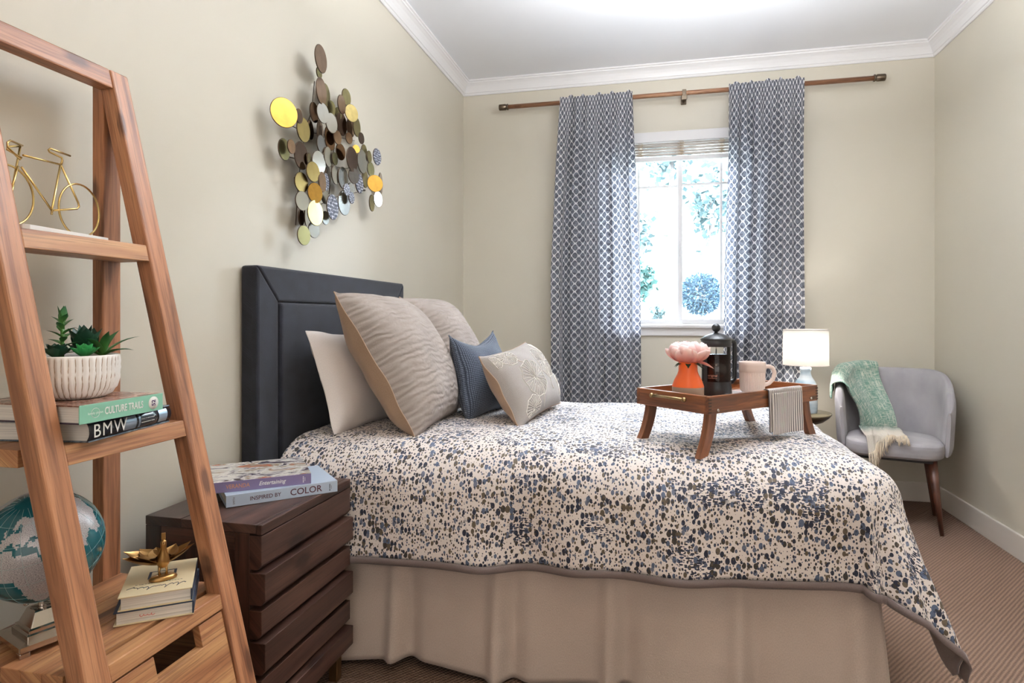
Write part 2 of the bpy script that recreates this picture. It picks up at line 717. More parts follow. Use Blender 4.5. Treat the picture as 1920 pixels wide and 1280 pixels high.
crown('trim_1', [lambda t: (LW + t, FW), lambda t: (LW + t, BW - t)])
crown('trim_2', [lambda t: (LW + t, BW - t), lambda t: (RW - t, BW - t)])
crown('trim_3', [lambda t: (RW - t, BW - t), lambda t: (RW - t, FW)])

# window -----------------------------------------------------------
win = thing('window_1', 'white sliding window with narrow border grilles between the curtains', 'window', (0.14, BW, WZ0))
win['kind'] = 'structure'
gy = BW + .085
b = MB()
b.box((WX0, BW + .04, WZ0), (WX0 + .035, BW + .13, WZ1)).box((WX1 - .035, BW + .04, WZ0), (WX1, BW + .13, WZ1))
b.box((WX0 + .035, BW + .04, WZ0 + .0), (WX1 - .035, BW + .13, WZ0 + .035)).box((WX0 + .035, BW + .04, WZ1 - .03), (WX1 - .035, BW + .13, WZ1))
b.build('frame', M['trim'], win, bevel=.003)
MC = 0.147
for k, (x0, x1, yy) in enumerate(((WX0 + .035, MC + .012, gy + .02), (MC - .012, WX1 - .035, gy - .012))):
    z0, z1 = WZ0 + .035, WZ1 - .03
    s = MB()
    w = .030
    s.box((x0, yy - .012, z0), (x0 + w, yy + .012, z1)).box((x1 - w, yy - .012, z0), (x1, yy + .012, z1))
    s.box((x0 + w, yy - .012, z0), (x1 - w, yy + .012, z0 + w)).box((x0 + w, yy - .012, z1 - w), (x1 - w, yy + .012, z1))
    so = s.build('sash', M['trim'], win, bevel=.003)
    mx = -0.118 if k == 0 else 0.408
    MB().box((mx - .007, yy - .006, z0 + w), (mx + .007, yy + .006, z1 - w)).build('vertical_grille', M['trim'], so)
    MB().box((x0 + w, yy - .0065, 1.962), (x1 - w, yy + .0065, 1.976)).build('horizontal_grille', M['trim'], so)
    MB().box((x0 + w, yy - .002, z0 + w), (x1 - w, yy + .002, z1 - w)).build('pane', M['pane'], so)
MB().box((MC - .004, gy - .034, 1.50), (MC + .010, gy - .024, 1.60)).build('latch', M['trim'], win, bevel=.003)
MB().box((WX0 - .09, BW - .035, WZ0 + .008), (WX1 + .09, BW + .04, WZ0 + .030)).build('sill', M['trim'], win, bevel=.006)
MB().box((WX0 - .07, BW - .014, .978), (WX1 + .07, BW, WZ0 + .008)).build('apron', M['trim'], win, bevel=.003)
MB().box((WX0 - .05, BW - .016, WZ1 - .062), (WX1 + .05, BW, WZ1 + .004)).build('head_casing', M['trim'], win, bevel=.003)
MB().box((WX0 - .05, BW - .010, WZ0 + .03), (WX0, BW, WZ1 - .062)).build('side_casing', M['trim'], win, bevel=.003)
MB().box((WX1, BW - .010, WZ0 + .03), (WX1 + .05, BW, WZ1 - .062)).build('side_casing', M['trim'], win, bevel=.003)

# woven blind gathered at the window head ---------------------------
M['reed'] = wood('white_reed', (160, 144, 128), (208, 200, 194), (226, 222, 220), 0.7, 1.4)
M['cordtan'] = plain('tan_cord', (188, 166, 136), 0.8)
bl = thing('woven_blind', 'whitewashed woven reed blind drawn up at the window head', 'blind', (0.14, BW + .01, 2.15))
for k in range(9):
    z = 2.232 - k * .0095
    yy = BW + .012 + (.008 if k % 2 else 0) - (.008 if k > 5 else 0)
    MB().tube([(WX0 + .012, yy, z), (MC, yy, z - .001), (WX1 - .012, yy, z)], .0052, 8).build('reed', M['reed'], bl)
for x in (-.105, .155, .405):
    b = MB()
    for k in range(14):
        a = k * 1.9
        b.tube([(x - .016 + .010 * math.sin(a), BW - .003, 2.238 - k * .0062), (x + .010 * math.cos(a * 1.3), BW - .006, 2.235 - k * .0062),
                (x + .016 + .006 * math.sin(a * .7), BW - .003, 2.238 - k * .0062 - .006)], .0016, 5)
    b.build('cord_tie', M['cordtan'], bl)
MB().box((WX0 + .01, BW + .004, 2.118), (WX1 - .01, BW + .030, 2.147)).build('bottom_rail', M['trim'], bl, bevel=.003)

# curtain rod -------------------------------------------------------
rod = thing('curtain_rod', 'wooden curtain rod with dark metal end caps above the window', 'curtain rod', (0.14, BW - .09, 2.515))
RY, RZ = BW - .09, 2.516
MB().tube([(-.975, RY, RZ), (.14, RY, RZ), (1.255, RY, RZ)], .0145, 16).build('rod', M['rodwood'], rod)
M['capmetal'] = plain('bronze_cap', (104, 92, 78), 0.32, 1.0)
for s, x in ((-1, -.975), (1, 1.255)):
    b = MB()
    pr = [(.0, 0), (.021, .0), (.021, .008), (.018, .010), (.018, .014), (.021, .016), (.021, .058), (.019, .062), (0, .062)]
    b.lathe(pr, 20)
    b.v = [Vector((x + s * v.z, RY + v.x, RZ + v.y)) for v in b.v]
    b.build('end_cap', M['capmetal'], rod)
for x in (.170,):
    b = MB().box((x - .017, BW - .012, RZ - .045), (x + .017, BW, RZ + .030))
    b.box((x - .010, RY - .004, RZ - .028), (x + .010, BW - .012, RZ - .017))
    b.box((x - .012, RY - .020, RZ - .024), (x + .012, RY - .016, RZ + .018))
    b.box((x - .012, RY - .020, RZ - .028), (x + .012, RY + .020, RZ - .0225))
    b.box((x - .017, RY - .0225, RZ - .048), (x + .017, RY - .018, RZ - .018))
    b.build('bracket', M['capmetal'], rod, bevel=.002)


def curtain(label, xt0, xt1, xb0, xb1, seed, waves):
    b = MB()
    zt, zb = RZ + .022, .02
    rnd = random.Random(seed)
    ph = [rnd.uniform(0, 6.28) for _ in range(6)]
    arc = 1.75

    def fn(u, v):
        z = zt + (zb - zt) * v
        e = min(1, v * 6)
        x0 = xt0 + (xb0 - xt0) * min(1, v * 2.2)
        x1 = xt1 + (xb1 - xt1) * min(1, v * 2.2)
        uu = u + .018 * math.sin(u * 17 + ph[0]) + .008 * math.sin(v * 5 + u * 9 + ph[4])
        x = x0 + (x1 - x0) * u + .010 * math.sin(4 * PI * waves * uu + ph[1]) * e
        amp = (.011 + .024 * e) * (0.75 + .35 * math.sin(u * 5 + ph[2]))
        y = RY - .034 + amp * (math.sin(2 * PI * waves * uu + ph[3] + .3 * math.sin(v * 3)) - .3) + .006 * math.sin(9 * v + ph[5] + 4 * u)
        top = (1 - min(1, v * 60))
        z += top * .030 * max(0, math.sin(2 * PI * waves * uu + ph[3]) - .4)
        return (x, y, z)

    wdt = (xt1 - xt0) * arc
    b.grid(fn, 150, 90, lambda u, v: (u * wdt, -v * (zt - zb)))
    o = b.build('curtain', M['curtain'])
    return tag(o, label, 'curtain', 'printed curtains at the window')


curtain('printed grey and white curtain hanging beside the headboard corner', -.615, -.150, -.66, -.100, 3, 5)
curtain('printed grey and white curtain hanging behind the table lamp', .435, .865, .395, .870, 8, 5)

# ================================================================== OUTSIDE
M['hill'] = painted('dry_grass_hill', (84, 92, 84), 0.9, 0.3)
M['leaf_blue'] = plain('blue_green_leaf', (26, 54, 70), 0.7)
M['leaf_teal'] = plain('teal_leaf', (22, 62, 58), 0.7)
M['leaf_pale'] = plain('pale_leaf', (58, 78, 80), 0.8)
M['bark'] = plain('pale_bark', (74, 72, 70), 0.9)
b = MB()


def hill_z(x, y):
    s = max(0, y - 6.0)
    return -.35 + .14 * s + .012 * s * s * (1 + .15 * math.sin(x * .3)) + .10 * noise.noise(Vector((x * .5, y * .5, 0)))


b.grid(lambda u, v: (-14 + 30 * u, 4.6 + 32 * v, hill_z(-14 + 30 * u, 4.6 + 32 * v)), 60, 60)
o = b.build('hillside', M['hill'])
o['kind'] = 'structure'
o['label'] = 'pale sunlit grassy hillside outside the window'


def tree(name, label, x, y, zc, rx, rz, n, leaf, mat, seed, spiky=False):
    rnd = random.Random(seed)
    g = hill_z(x, y)
    t = thing(name, label, 'tree' if 'tree' in name else 'shrub', (x, y, g))
    b = MB()
    for k in range(n):
        d = Vector((rnd.gauss(0, 1), rnd.gauss(0, 1), rnd.gauss(0, 1))).normalized()
        r = rnd.random() ** (.25 if spiky else .45)
        lump = 0.72 + .5 * noise.noise(d * 2.0 + Vector((seed, 0, 0)))
        if spiky:
            lump = 0.95 + .08 * rnd.random()
        c = Vector((x + d.x * rx * r * lump, y + d.y * rx * r * lump, zc + d.z * rz * r * lump))
        if spiky:
            a = (d + Vector((rnd.gauss(0, .6), rnd.gauss(0, .6), rnd.gauss(0, .6)))).normalized()
        else:
            a = Vector((rnd.gauss(0, 1), rnd.gauss(0, 1), rnd.gauss(0, 1))).normalized()
        s = a.orthogonal().normalized()
        s = (Matrix.Rotation(rnd.uniform(0, 6.28), 3, a) @ s) * leaf * (.22 if spiky else .5)
        a = a * leaf * rnd.uniform(.7, 1.3)
        i = len(b.v)
        b.v += [c, c + a * .5 + s, c + a, c + a * .5 - s]
        b.face([i, i + 1, i + 2, i + 3])
    b.build('crown', mat, t, kind='stuff')
    pts = [(x, y, g - .1), (x + .02, y, (g + zc) / 2), (x, y, zc)]
    MB().tube(pts, [rx * .09, rx * .07, rx * .04], 8).build('trunk', M['bark'], t)
    return t


tree('ball_topiary_tree', 'round spiky blue green topiary tree standing before the hillside', .60, 9.0, 1.42, .27, .27, 3600, .055, M['leaf_blue'], 1, True)
tree('low_shrub', 'low bushy teal shrub outside behind the left sash', -.30, 10.5, 1.70, .38, .36, 700, .10, M['leaf_teal'], 2)
tree('hill_tree', 'pale airy tree on the slope above the topiary', 1.15, 14.0, 3.6, 1.0, 1.2, 500, .16, M['leaf_pale'], 3)
tree('hill_tree', 'pale loose tree on the slope above the teal shrub', -.6, 14.5, 3.0, .9, .8, 340, .16, M['leaf_pale'], 4)
tree('hill_tree', 'pale thin tree high on the slope behind the grilles', .4, 18.0, 5.6, 1.3, 1.2, 380, .2, M['leaf_pale'], 5)
tree('low_shrub', 'small sparse pale shrub close below the window', .02, 8.2, 1.16, .16, .14, 160, .06, M['leaf_pale'], 6)


# ================================================================== BED
bed = thing('bed', 'upholstered bed with tall charcoal linen headboard against the wall', 'bed', (-.3, 2.38, 0))
HY0, HY1, HX0, HX1, HZ = 1.765, 2.955, -1.316, -1.252, 1.268
b = MB().box((HX0, HY0, .10), (HX1 - .012, HY1, HZ))
b.build('headboard_back', M['headboard'], bed, bevel=.010, seg=3)
fw_ = .115
bo = MB()
bo.hexa([(HX1 - .03, HY0, .30), (HX1, HY0, .30), (HX1, HY0 + fw_, .30), (HX1 - .03, HY0 + fw_, .30),
         (HX1 - .03, HY0, HZ), (HX1, HY0, HZ), (HX1, HY0 + fw_, HZ - fw_), (HX1 - .03, HY0 + fw_, HZ - fw_)])
bo.build('headboard_side_border', M['headboard'], bed, bevel=.009, seg=3)
bo = MB()
bo.hexa([(HX1 - .03, HY1 - fw_, .30), (HX1, HY1 - fw_, .30), (HX1, HY1, .30), (HX1 - .03, HY1, .30),
         (HX1 - .03, HY1 - fw_, HZ - fw_), (HX1, HY1 - fw_, HZ - fw_), (HX1, HY1, HZ), (HX1 - .03, HY1, HZ)])
bo.build('headboard_side_border', M['headboard'], bed, bevel=.009, seg=3)
bo = MB()
bo.hexa([(HX1 - .03, HY0 + fw_, HZ - fw_), (HX1, HY0 + fw_, HZ - fw_), (HX1, HY1 - fw_, HZ - fw_), (HX1 - .03, HY1 - fw_, HZ - fw_),
         (HX1 - .03, HY0, HZ), (HX1, HY0, HZ), (HX1, HY1, HZ), (HX1 - .03, HY1, HZ)], 1)
bo.build('headboard_top_border', M['headboard'], bed, bevel=.009, seg=3)
b = MB().box((HX1 - .03, HY0 + fw_ + .004, .30), (HX1 + .006, HY1 - fw_ - .004, HZ - fw_ - .004))
b.build('headboard_panel', M['headboard'], bed, bevel=.012, seg=3)
MB().box((-1.235, 1.855, .10), (.550, 2.925, .34)).build('bed_base', M['lining'], bed, bevel=.02)
MB().box((-1.235, 1.845, .34), (.562, 2.935, .655)).build('mattress', M['whitelinen'], bed, bevel=.05, seg=4)
for x, y in ((-1.15, 1.93), (-1.15, 2.85), (.50, 1.93), (.50, 2.85)):
    MB().lathe([(.02, 0), (.028, .10)], 12, (x, y, 0)).build('leg', M['walnut'], bed)

# duvet --------------------------------------------------------------
RHO = .135
XI, YI, YO, ZT, XH = .525, 1.905, 2.87, .714, -1.195
OX, OY = .45, .410


def smooth(a, b, t):
    t = max(0, min(1, (t - a) / (b - a)))
    return t * t * (3 - 2 * t)


def duvet_pt(a, bb):
    """sheet coordinates in metres -> point; a along the bed, bb across"""
    ox = max(0, a - XI)
    near = bb < YI
    oy = max(0, YI - bb) if near else max(0, bb - YO)
    r = math.hypot(ox, oy)
    x, y = min(a, XI), min(max(bb, YI), YO)
    # soft relief of the top
    top = .012 * noise.noise(Vector((a * 3.0, bb * 3.0, 1.3))) + .006 * noise.noise(Vector((a * 8, bb * 8, 4)))
    top += .014 * math.exp(-((a - .28) ** 2 + (bb - 2.30) ** 2) / .05) * 0
    # raised ridge in front of the tray, hollow beneath it
    top -= .028 * math.exp(-(((a - .18) / .20) ** 2 + ((bb - 2.25) / .11) ** 2))
    edge = 1 - smooth(0, .12, min(bb - YI, YO - bb, XI - a) + .06)
    z = ZT + top * (1 - .5 * edge) - .012 * edge
    if a < -.75:
        z -= .018 * smooth(-.75, -1.1, a)
    if r > 1e-6:
        ph = math.degrees(math.atan2(oy, ox))
        al = R(3 + 19 * smooth(90, 62, ph) - 11 * smooth(42, 0, ph)) if near else R(5)
        th = PI / 2 - al
        la = RHO * th
        if r < la:
            q = r / RHO
            hh, dd = RHO * math.sin(q), RHO * (1 - math.cos(q))
        else:
            hh = RHO * math.sin(th) + (r - la) * math.cos(th)
            dd = RHO * (1 - math.cos(th)) + (r - la) * math.sin(th)
        dx, dy = ox / r, oy / r
        hang = smooth(.10, .42, r)
        # folds
        s = a * dy + (bb * dx)
        fold = .020 * math.sin(s * 8.5 + 1.1) + .014 * math.sin(s * 17.0 + 2.2 * math.sin(s * 3)) + .018 * noise.noise(Vector((s * 6, r * 3, 7)))
        if near and 62 < ph < 90 and ox > 0:
            fold -= .030 * math.exp(-((ph - 80) / 6) ** 2)
        hh += hang * fold
        puff = .012 * noise.noise(Vector((a * 5, bb * 5, 9)))
        hh += puff * smooth(0, .1, r)
        x += dx * hh
        y += (-dy if near else dy) * hh
        z -= dd
    return Vector((x, y, z))


def near_o(a):
    return OY - .030 * smooth(-.9, .5, a)


def dv(u, v):
    a = XH + u * (XI + OX - XH)
    oy = near_o(a)
    return duvet_pt(a, (YI - oy) + v * (YO - YI + oy + .34))


b = MB()
b.grid(dv, 190, 150, lambda u, v: (u * (XI + OX - XH), v * (YO - YI + OY + .34)))
duv = thing('duvet', 'white duvet speckled with navy and olive dots spread over the bed', 'duvet', (-.3, 2.38, .35))
b.build('cover', [M['duvet'], M['lining']], duv, solid=(.016, 1))
# taupe flange along the hem
b = MB()


def flange(path):
    b.grid(lambda u, v: path(u, v) , 160, 2, lambda u, v: (u * 2, v * .02))


def near_hem(u, v):
    a = XH + u * (XI + OX - XH)
    p = duvet_pt(a, YI - near_o(a) - v * .020)
    return p + Vector((0, -.0015, 0))


def foot_hem(u, v):
    bb = (YI - near_o(XI + OX)) + u * (YO - YI + OY)
    return duvet_pt(XI + OX + v * .020, bb) + Vector((.0015, 0, 0))


flange(near_hem)
flange(foot_hem)
b.build('flange', M['lining'], duv, solid=(.006,))

# bed skirt -----------------------------------------------------------
SKY, SKX = 1.835, .572
M['skirtseam'] = M['skirt']


def skirt_pt(s, v):
    """s: 0..1 near side head->foot, 1..2 foot side"""
    zt, zb = .43, .014
    z = zt + (zb - zt) * v
    if s <= 1:
        x = -1.22 + s * (SKX + 1.22)
        w = .5 * (math.sin(x * 11 + .6) + math.sin(x * 5.3))
        pl = 0
        for xp in (-.80, -.47, -.135, .22, .52):
            pl += math.exp(-((x - xp) / .022) ** 2) - .8 * math.exp(-((x - xp - .05) / .03) ** 2)
        y = SKY - v * .030 * (w + 1.0) * .8 - .026 * pl * (.25 + v)
        z += .012 * v * math.sin(x * 9 + 2) * (v > .9) + .006 * v
        fl = smooth(.96, 1.0, s)
        return Vector((x + .04 * v * fl, y, z))
    t = s - 1
    y = SKY + t * (2.93 - SKY)
    return Vector((SKX + .04 * v + .008 * math.sin(y * 12) * v, y - .02 * v * (1 - t), z))


b = MB()
b.grid(lambda u, v: skirt_pt(u, v), 200, 24, lambda u, v: (u * 1.84, v * .42))
b.grid(lambda u, v: skirt_pt(1 + u, v), 80, 24, lambda u, v: (u * 1.1, v * .42))
sk = thing('bed_skirt', 'pleated oatmeal linen bed skirt hanging below the duvet', 'bed skirt', (-.3, 2.38, 0))
b.build('skirt_drop', M['skirt'], sk, solid=(.003,))
b = MB()
b.grid(lambda u, v: skirt_pt(u, .90 + v * .012) + Vector((0, -.0016, 0)), 200, 1)
b.build('hem_stitching', plain('stitch', (210, 192, 168), .9), sk)


# pillows --------------------------------------------------------------
def pillow(name, label, nb, nt, ud, width, thick, mats, pinch=.06, n=44, seed=1, mid=.5, cat='pillow', group=None, part_names=('front', 'back'), wr=.006, sag=0.0):
    """nb / nt: bottom and top corner of the near edge; ud: horizontal direction of the width"""
    nb, nt, ud = Vector(nb), Vector(nt), Vector(ud).normalized()
    vd = (nt - nb)
    hgt = vd.length
    vd.normalize()
    ud = (ud - vd * ud.dot(vd)).normalized()
    nrm = vd.cross(ud)
    if nrm.x < 0:
        nrm = -nrm
    c = nb + vd * hgt / 2 + ud * width / 2
    t = thing(name, label, cat, tuple(nb + ud * width / 2), 0, group)

    def pt(u, v, side):
        a, e = 2 * u - 1, 2 * v - 1
        a2 = a * (1 - pinch * (1 - e * e) * abs(a) ** 1.5)
        e2 = e * (1 - pinch * (1 - a * a) * abs(e) ** 1.5)
        prof = max(0, (1 - abs(a) ** 2.6)) ** .54 * max(0, (1 - abs(e) ** 2.6)) ** .54
        w = thick * prof * (mid if side > 0 else 1 - mid)
        w += wr * noise.noise(Vector((a * 2.3 + seed, e * 2.3, side * 3.0))) * min(1, prof * 3)
        rim = 1 - min(1, prof * 4)
        ed = wr * 1.6 * noise.noise(Vector((a * 2.0 + seed * 2, e * 2.0, 5))) * rim
        s = -sag * (1 - a * a) * max(0, e) ** 2
        return c + ud * (a2 * width / 2) + vd * (e2 * hgt / 2 + s * hgt) + nrm * (side * w + ed)

    for side, mname, m in ((1, part_names[0], mats[0]), (-1, part_names[1], mats[1])):
        b = MB()
        b.grid(lambda u, v: pt(u, v, side), n, n, lambda u, v: (u * width, v * hgt))
        b.build(mname, m, t)
    # piped seam
    rim_ = [pt(k / 40, 0, 1) for k in range(40)] + [pt(1, k / 40, 1) for k in range(40)] + [pt(1 - k / 40, 1, 1) for k in range(40)] + [pt(0, 1 - k / 40, 1) for k in range(40)]
    MB().tube(rim_, .0022, 6, True).build('seam', mats[1], t)
    t['nrm'] = tuple(nrm)
    return t, pt, nrm


pillow('bed_pillow', 'plain white bed pillow leaning on the headboard behind the shams', (-1.070, 1.925, .700), (-1.190, 1.945, 1.050), (0, 1, 0), .60, .115, (M['whitelinen'], M['whitelinen']), seed=3, wr=.008, pinch=.05, mid=.72)
pillow('euro_sham', 'large taupe quilted sham in front of the white pillow', (-.770, 1.915, .695), (-1.060, 1.905, 1.185), (-.10, 1, .03), .55, .27, (M['sham'], M['tan']), seed=5, wr=.010, mid=.58, group=None, pinch=.07)
pillow('euro_sham', 'taupe quilted sham behind the slate blue cushion nearer the curtain', (-.81, 2.485, .700), (-1.070, 2.475, 1.185), (-.02, 1, 0), .46, .24, (M['sham'], M['tan']), seed=9, wr=.010, mid=.6, pinch=.07)
pillow('throw_pillow', 'slate blue woven cushion with pointed corners', (-.700, 2.255, .692), (-.775, 2.262, 1.030), (.22, 1, .02), .37, .155, (M['bluepillow'], M['bluepillow']), seed=13, pinch=.13, mid=.5, sag=.10)


# printed lumbar pillow with raised leaf embroidery
lum, lpt, lnr = pillow('lumbar_pillow', 'grey oblong pillow embroidered with white lily pad leaves', (-.475, 2.170, .696), (-.630, 2.175, .955), (.20, 1, .0), .48, .17,
                       (fabric('grey_linen', (160, 152, 146), (138, 130, 124), 1000, .9, .4), M['tan']), seed=21, pinch=.09, mid=.55)
M['embroid'] = plain('white_thread', (232, 226, 218), .9)
LW_, LH_ = .48, .302


def lsurf(px, py):
    u, v = px / LW_ , py / LH_
    return lpt(max(.01, min(.99, u)), max(.01, min(.99, v)), 1) + lnr * .0012


def lily(cx, cy, r, rot, stem):
    b = MB()
    n = 26
    gap = .25
    rim = []
    for k in range(n + 1):
        a = rot + gap / 2 + (2 * PI - gap) * k / n
        rr = r * (1 + .05 * math.sin(9 * a))
        rim.append((cx + rr * math.cos(a), cy + rr * math.sin(a)))
    rim = [p for p in rim]

    def ok(p):
        return .012 < p[0] < LW_ - .012 and .014 < p[1] < LH_ - .014
    def line(pts, w):
        pts = [p for p in pts if ok(p)]
        if len(pts) > 1:
            b.tube([lsurf(*p) for p in pts], w, 5)
    line(rim, .0014)
    for k in range(0, n + 1):
        p = rim[k]
        s = .08 if k % 2 == 0 else .45
        line([(cx + (p[0] - cx) * (s + (1 - s) * q / 5), cy + (p[1] - cy) * (s + (1 - s) * q / 5)) for q in range(6)], .0011)
    if stem:
        line([(cx + stem[0] * q / 6 + .01 * math.sin(q), cy + stem[1] * q / 6) for q in range(7)], .0014)
    b.build('leaf_embroidery', M['embroid'], lum)


lily(.155, .140, .075, 1.2, (.03, -.12))
lily(.085, .262, .044, -.6, (.06, -.05))
lily(.085, .035, .050, 1.0, None)
lily(.020, .255, .026, 0, None)
lily(.315, .185, .070, 2.0, (-.03, -.12))
lily(.40, .075, .045, .5, None)
lily(.41, .25, .04, 4, None)


# ================================================================== LADDER BOOKCASE
BY0, BY1 = .825, 1.200          # near and far outer faces
UW = .048                        # upright thickness
BX = -1.242                      # back


def upx(z):
    return -.778 - .2505 * z     # front face of the leaning uprights


bc = thing('ladder_bookcase', 'teak ladder bookcase with leaning front posts against the wall', 'bookcase', (-1.05, 1.01, 0))
BT = 1.655
for y in (BY0, BY1 - UW):
    dep = .040
    b = MB()
    b.hexa([(upx(0) - dep, y, 0), (upx(0), y, 0), (upx(0), y + UW, 0), (upx(0) - dep, y + UW, 0),
            (upx(BT) - dep, y, BT), (upx(BT), y, BT), (upx(BT), y + UW, BT), (upx(BT) - dep, y + UW, BT)], 2)
    b.build('front_post', M['teak'], bc, bevel=.004)
    MB().box((BX, y, 0), (BX + .030, y + UW, BT - .001)).build('back_post', M['teak'], bc, bevel=.003)
# top rail
zt = BT
b = MB().hexa([(upx(zt - .045) - .040, BY0 + UW, zt - .045), (upx(zt - .045) - .001, BY0 + UW, zt - .045), (upx(zt - .045) - .001, BY1 - UW, zt - .045), (upx(zt - .045) - .040, BY1 - UW, zt - .045),
               (upx(zt) - .040, BY0 + UW, zt), (upx(zt) - .001, BY0 + UW, zt), (upx(zt) - .001, BY1 - UW, zt), (upx(zt) - .040, BY1 - UW, zt)], 1)
b.build('top_rail', M['teak'], bc, bevel=.004)


def shelf(z1, th, planks, name='shelf'):
    xf = upx(z1) - .002
    # front board
    fb = MB().hexa([(upx(z1 - th) - .034, BY0 + UW, z1 - th), (upx(z1 - th) - .003, BY0 + UW, z1 - th), (upx(z1 - th) - .003, BY1 - UW, z1 - th), (upx(z1 - th) - .034, BY1 - UW, z1 - th),
                    (upx(z1) - .034, BY0 + UW, z1), (upx(z1) - .003, BY0 + UW, z1), (upx(z1) - .003, BY1 - UW, z1), (upx(z1) - .034, BY1 - UW, z1)], 1)
    s = fb.build(name, M['teak2'], bc, bevel=.002)
    x0, x1 = BX + .031, upx(z1) - .046
    w = (x1 - x0) / planks
    for k in range(planks):
        MB().box((x0 + k * w + .0004, BY0 + .002, z1 - th + .004), (x0 + (k + 1) * w - .0004, BY1 - .002, z1 - (.0 if k % 2 else .0006)), 1).build('plank', M['teak2'], s, bevel=.0012)
    return s


SH1, SH2, SH3 = 1.258, .876, .508
shelf(SH1, .036, 2)
shelf(SH2, .034, 4)
shelf(SH3, .030, 6)
# drawer box under the lowest shelf
zt, zb = SH3 - .030, .175
for y in (BY0 + .004, BY1 - .018):
    MB().hexa([(BX + .031, y, zb), (upx(zb) - .046, y, zb), (upx(zb) - .046, y + .014, zb), (BX + .031, y + .014, zb),
               (BX + .031, y, zt), (upx(zt) - .046, y, zt), (upx(zt) - .046, y + .014, zt), (BX + .031, y + .014, zt)], 0).build('side_panel', M['teak2'], bc)
dr = None
ya, yb_ = BY0 + UW + .003, BY1 - UW - .003
zd1, zd0 = zt - .004, zb
yn0, yn1 = ya + .090, yb_ - .068      # notch cut in the drawer front for a hand
zn = zd1 - .042


def slab(y0, y1, z0, z1):
    return [(upx(z0) - .024, y0, z0), (upx(z0) - .006, y0, z0), (upx(z0) - .006, y1, z0), (upx(z0) - .024, y1, z0),
            (upx(z1) - .024, y0, z1), (upx(z1) - .006, y0, z1), (upx(z1) - .006, y1, z1), (upx(z1) - .024, y1, z1)]


b = MB().hexa(slab(ya, yn0, zn, zd1), 1).hexa(slab(yn1, yb_, zn, zd1), 1).hexa(slab(ya, yb_, zd0, zn), 1)
dr = b.build('drawer', M['teak2'], bc, bevel=.0012)
MB().box((BX + .05, ya + .01, zd0), (upx(zn) - .03, yb_ - .01, zd0 + .012)).build('drawer_bottom', M['teak2'], dr)
MB().box((BX + .031, BY0 + .02, zb - .02), (upx(zb) - .046, BY1 - .02, zb - .001)).build('bottom_panel', M['teak2'], bc)


# ---------------------------------------------------------------- books
def book(label, loc, rz, L, D, T, cover, spine, group=None, top=None, rounded=False):
    """local frame: spine along +x at y = 0, depth +y"""
    t = thing('book', label, 'book', loc, rz, group)
    ct = .0025
    MB().box((0, .001, 0), (L, D, ct)).build('back_cover', cover, t, local=True)
    MB().box((0, .001, T - ct), (L, D, T)).build('front_cover', top or cover, t, local=True)
    b = MB()
    if rounded:
        b.grid(lambda u, v: (u * L, .004 - .007 * math.sin(PI * v), v * T), 4, 8)
        b.build('spine', spine, t, solid=(.002,), local=True)
    else:
        b.box((0, 0, 0), (L, .0022, T))
        b.build('spine', spine, t, bevel=.0006, local=True)
    MB().box((.004, .004, ct), (L - .004, D - .004, T - ct)).build('page_block', M['page'], t, local=True)
    return t


def spine_text(t, s, size, mat, x, z, yoff=-.0006, up=False, **kw):
    if up:
        return text(s, size, mat, t, lambda a, c: (x - c, yoff, z + a), **kw)
    return text(s, size, mat, t, lambda a, c: (x + a, yoff, z + c), **kw)


def small_print(t, fn, length, height, n, mat, seed=1):
    """a line of print too small to read: a row of tiny uneven strokes"""
    rnd = random.Random(seed)
    b = MB()
    x = -length / 2
    w = length / n
    for k in range(n):
        hh = height * rnd.uniform(.7, 1.0)
        ww = w * rnd.uniform(.5, .8)
        i = len(b.v)
        b.v += [Vector(fn(x, -hh / 2)), Vector(fn(x + ww, -hh / 2)), Vector(fn(x + ww, hh / 2)), Vector(fn(x, hh / 2))]
        b.face([i, i + 1, i + 2, i + 3])
        x += w
    return b.build('small_print', mat, t, local=True, kind='stuff')


def script_line(t, fn, length, height, mat, r, waves, name, tails=()):
    """a flowing handwritten line that cannot be read"""
    pts = []
    n = waves * 8
    for k in range(n + 1):
        f = k / n
        y = height * .5 * math.sin(2 * PI * waves * f) * (.7 + .3 * math.sin(f * 9))
        for c, d in tails:
            y += d * math.exp(-((f - c) / .03) ** 2)
        x = (f - .5) * length + .35 * y + .25 * height * math.cos(2 * PI * waves * f)
        pts.append(fn(x, y))
    return MB().tube(pts, r, 5).build(name, mat, t, local=True)


def photo_cover(name, cols, scale):
    t = NT(name)
    t.set(Roughness=.25)
    v = t.coords('UV')
    n = t.noise(t.coords('UV', (scale, scale * 1.6, 1)), 1.0, 5, .65, 1.2)
    st = [(.30 + .45 * k / (len(cols) - 1), lin(c)) for k, c in enumerate(cols)]
    t.color(t.ramp(n, st))
    return t.m


M['mint'] = plain('mint_cover', (134, 190, 164), .45)
M['slatecover'] = photo_cover('dark_photo_jacket', [(26, 30, 38), (70, 82, 94), (120, 130, 138), (36, 40, 48)], 14)
M['brownphoto'] = photo_cover('brown_photo_cover', [(58, 46, 46), (120, 78, 62), (186, 156, 140), (64, 44, 40)], 22)
M['silverprint'] = plain('silver_print', (150, 166, 182), .2, .6)
M['darkjacket'] = plain('black_glossy_jacket', (34, 38, 46), .12)
M['lilac'] = plain('lilac_cover', (132, 120, 158), .35)
M['paleblue'] = plain('pale_blue_cover', (182, 196, 214), .45)
M['tablephoto'] = photo_cover('dinner_photo_cover', [(60, 52, 40), (70, 56, 84), (236, 232, 226), (150, 140, 122), (196, 92, 52), (226, 222, 214)], 12)
M['cream'] = plain('cream_cover', (216, 198, 160), .55)
M['navycover'] = plain('navy_cover', (38, 54, 76), .5)

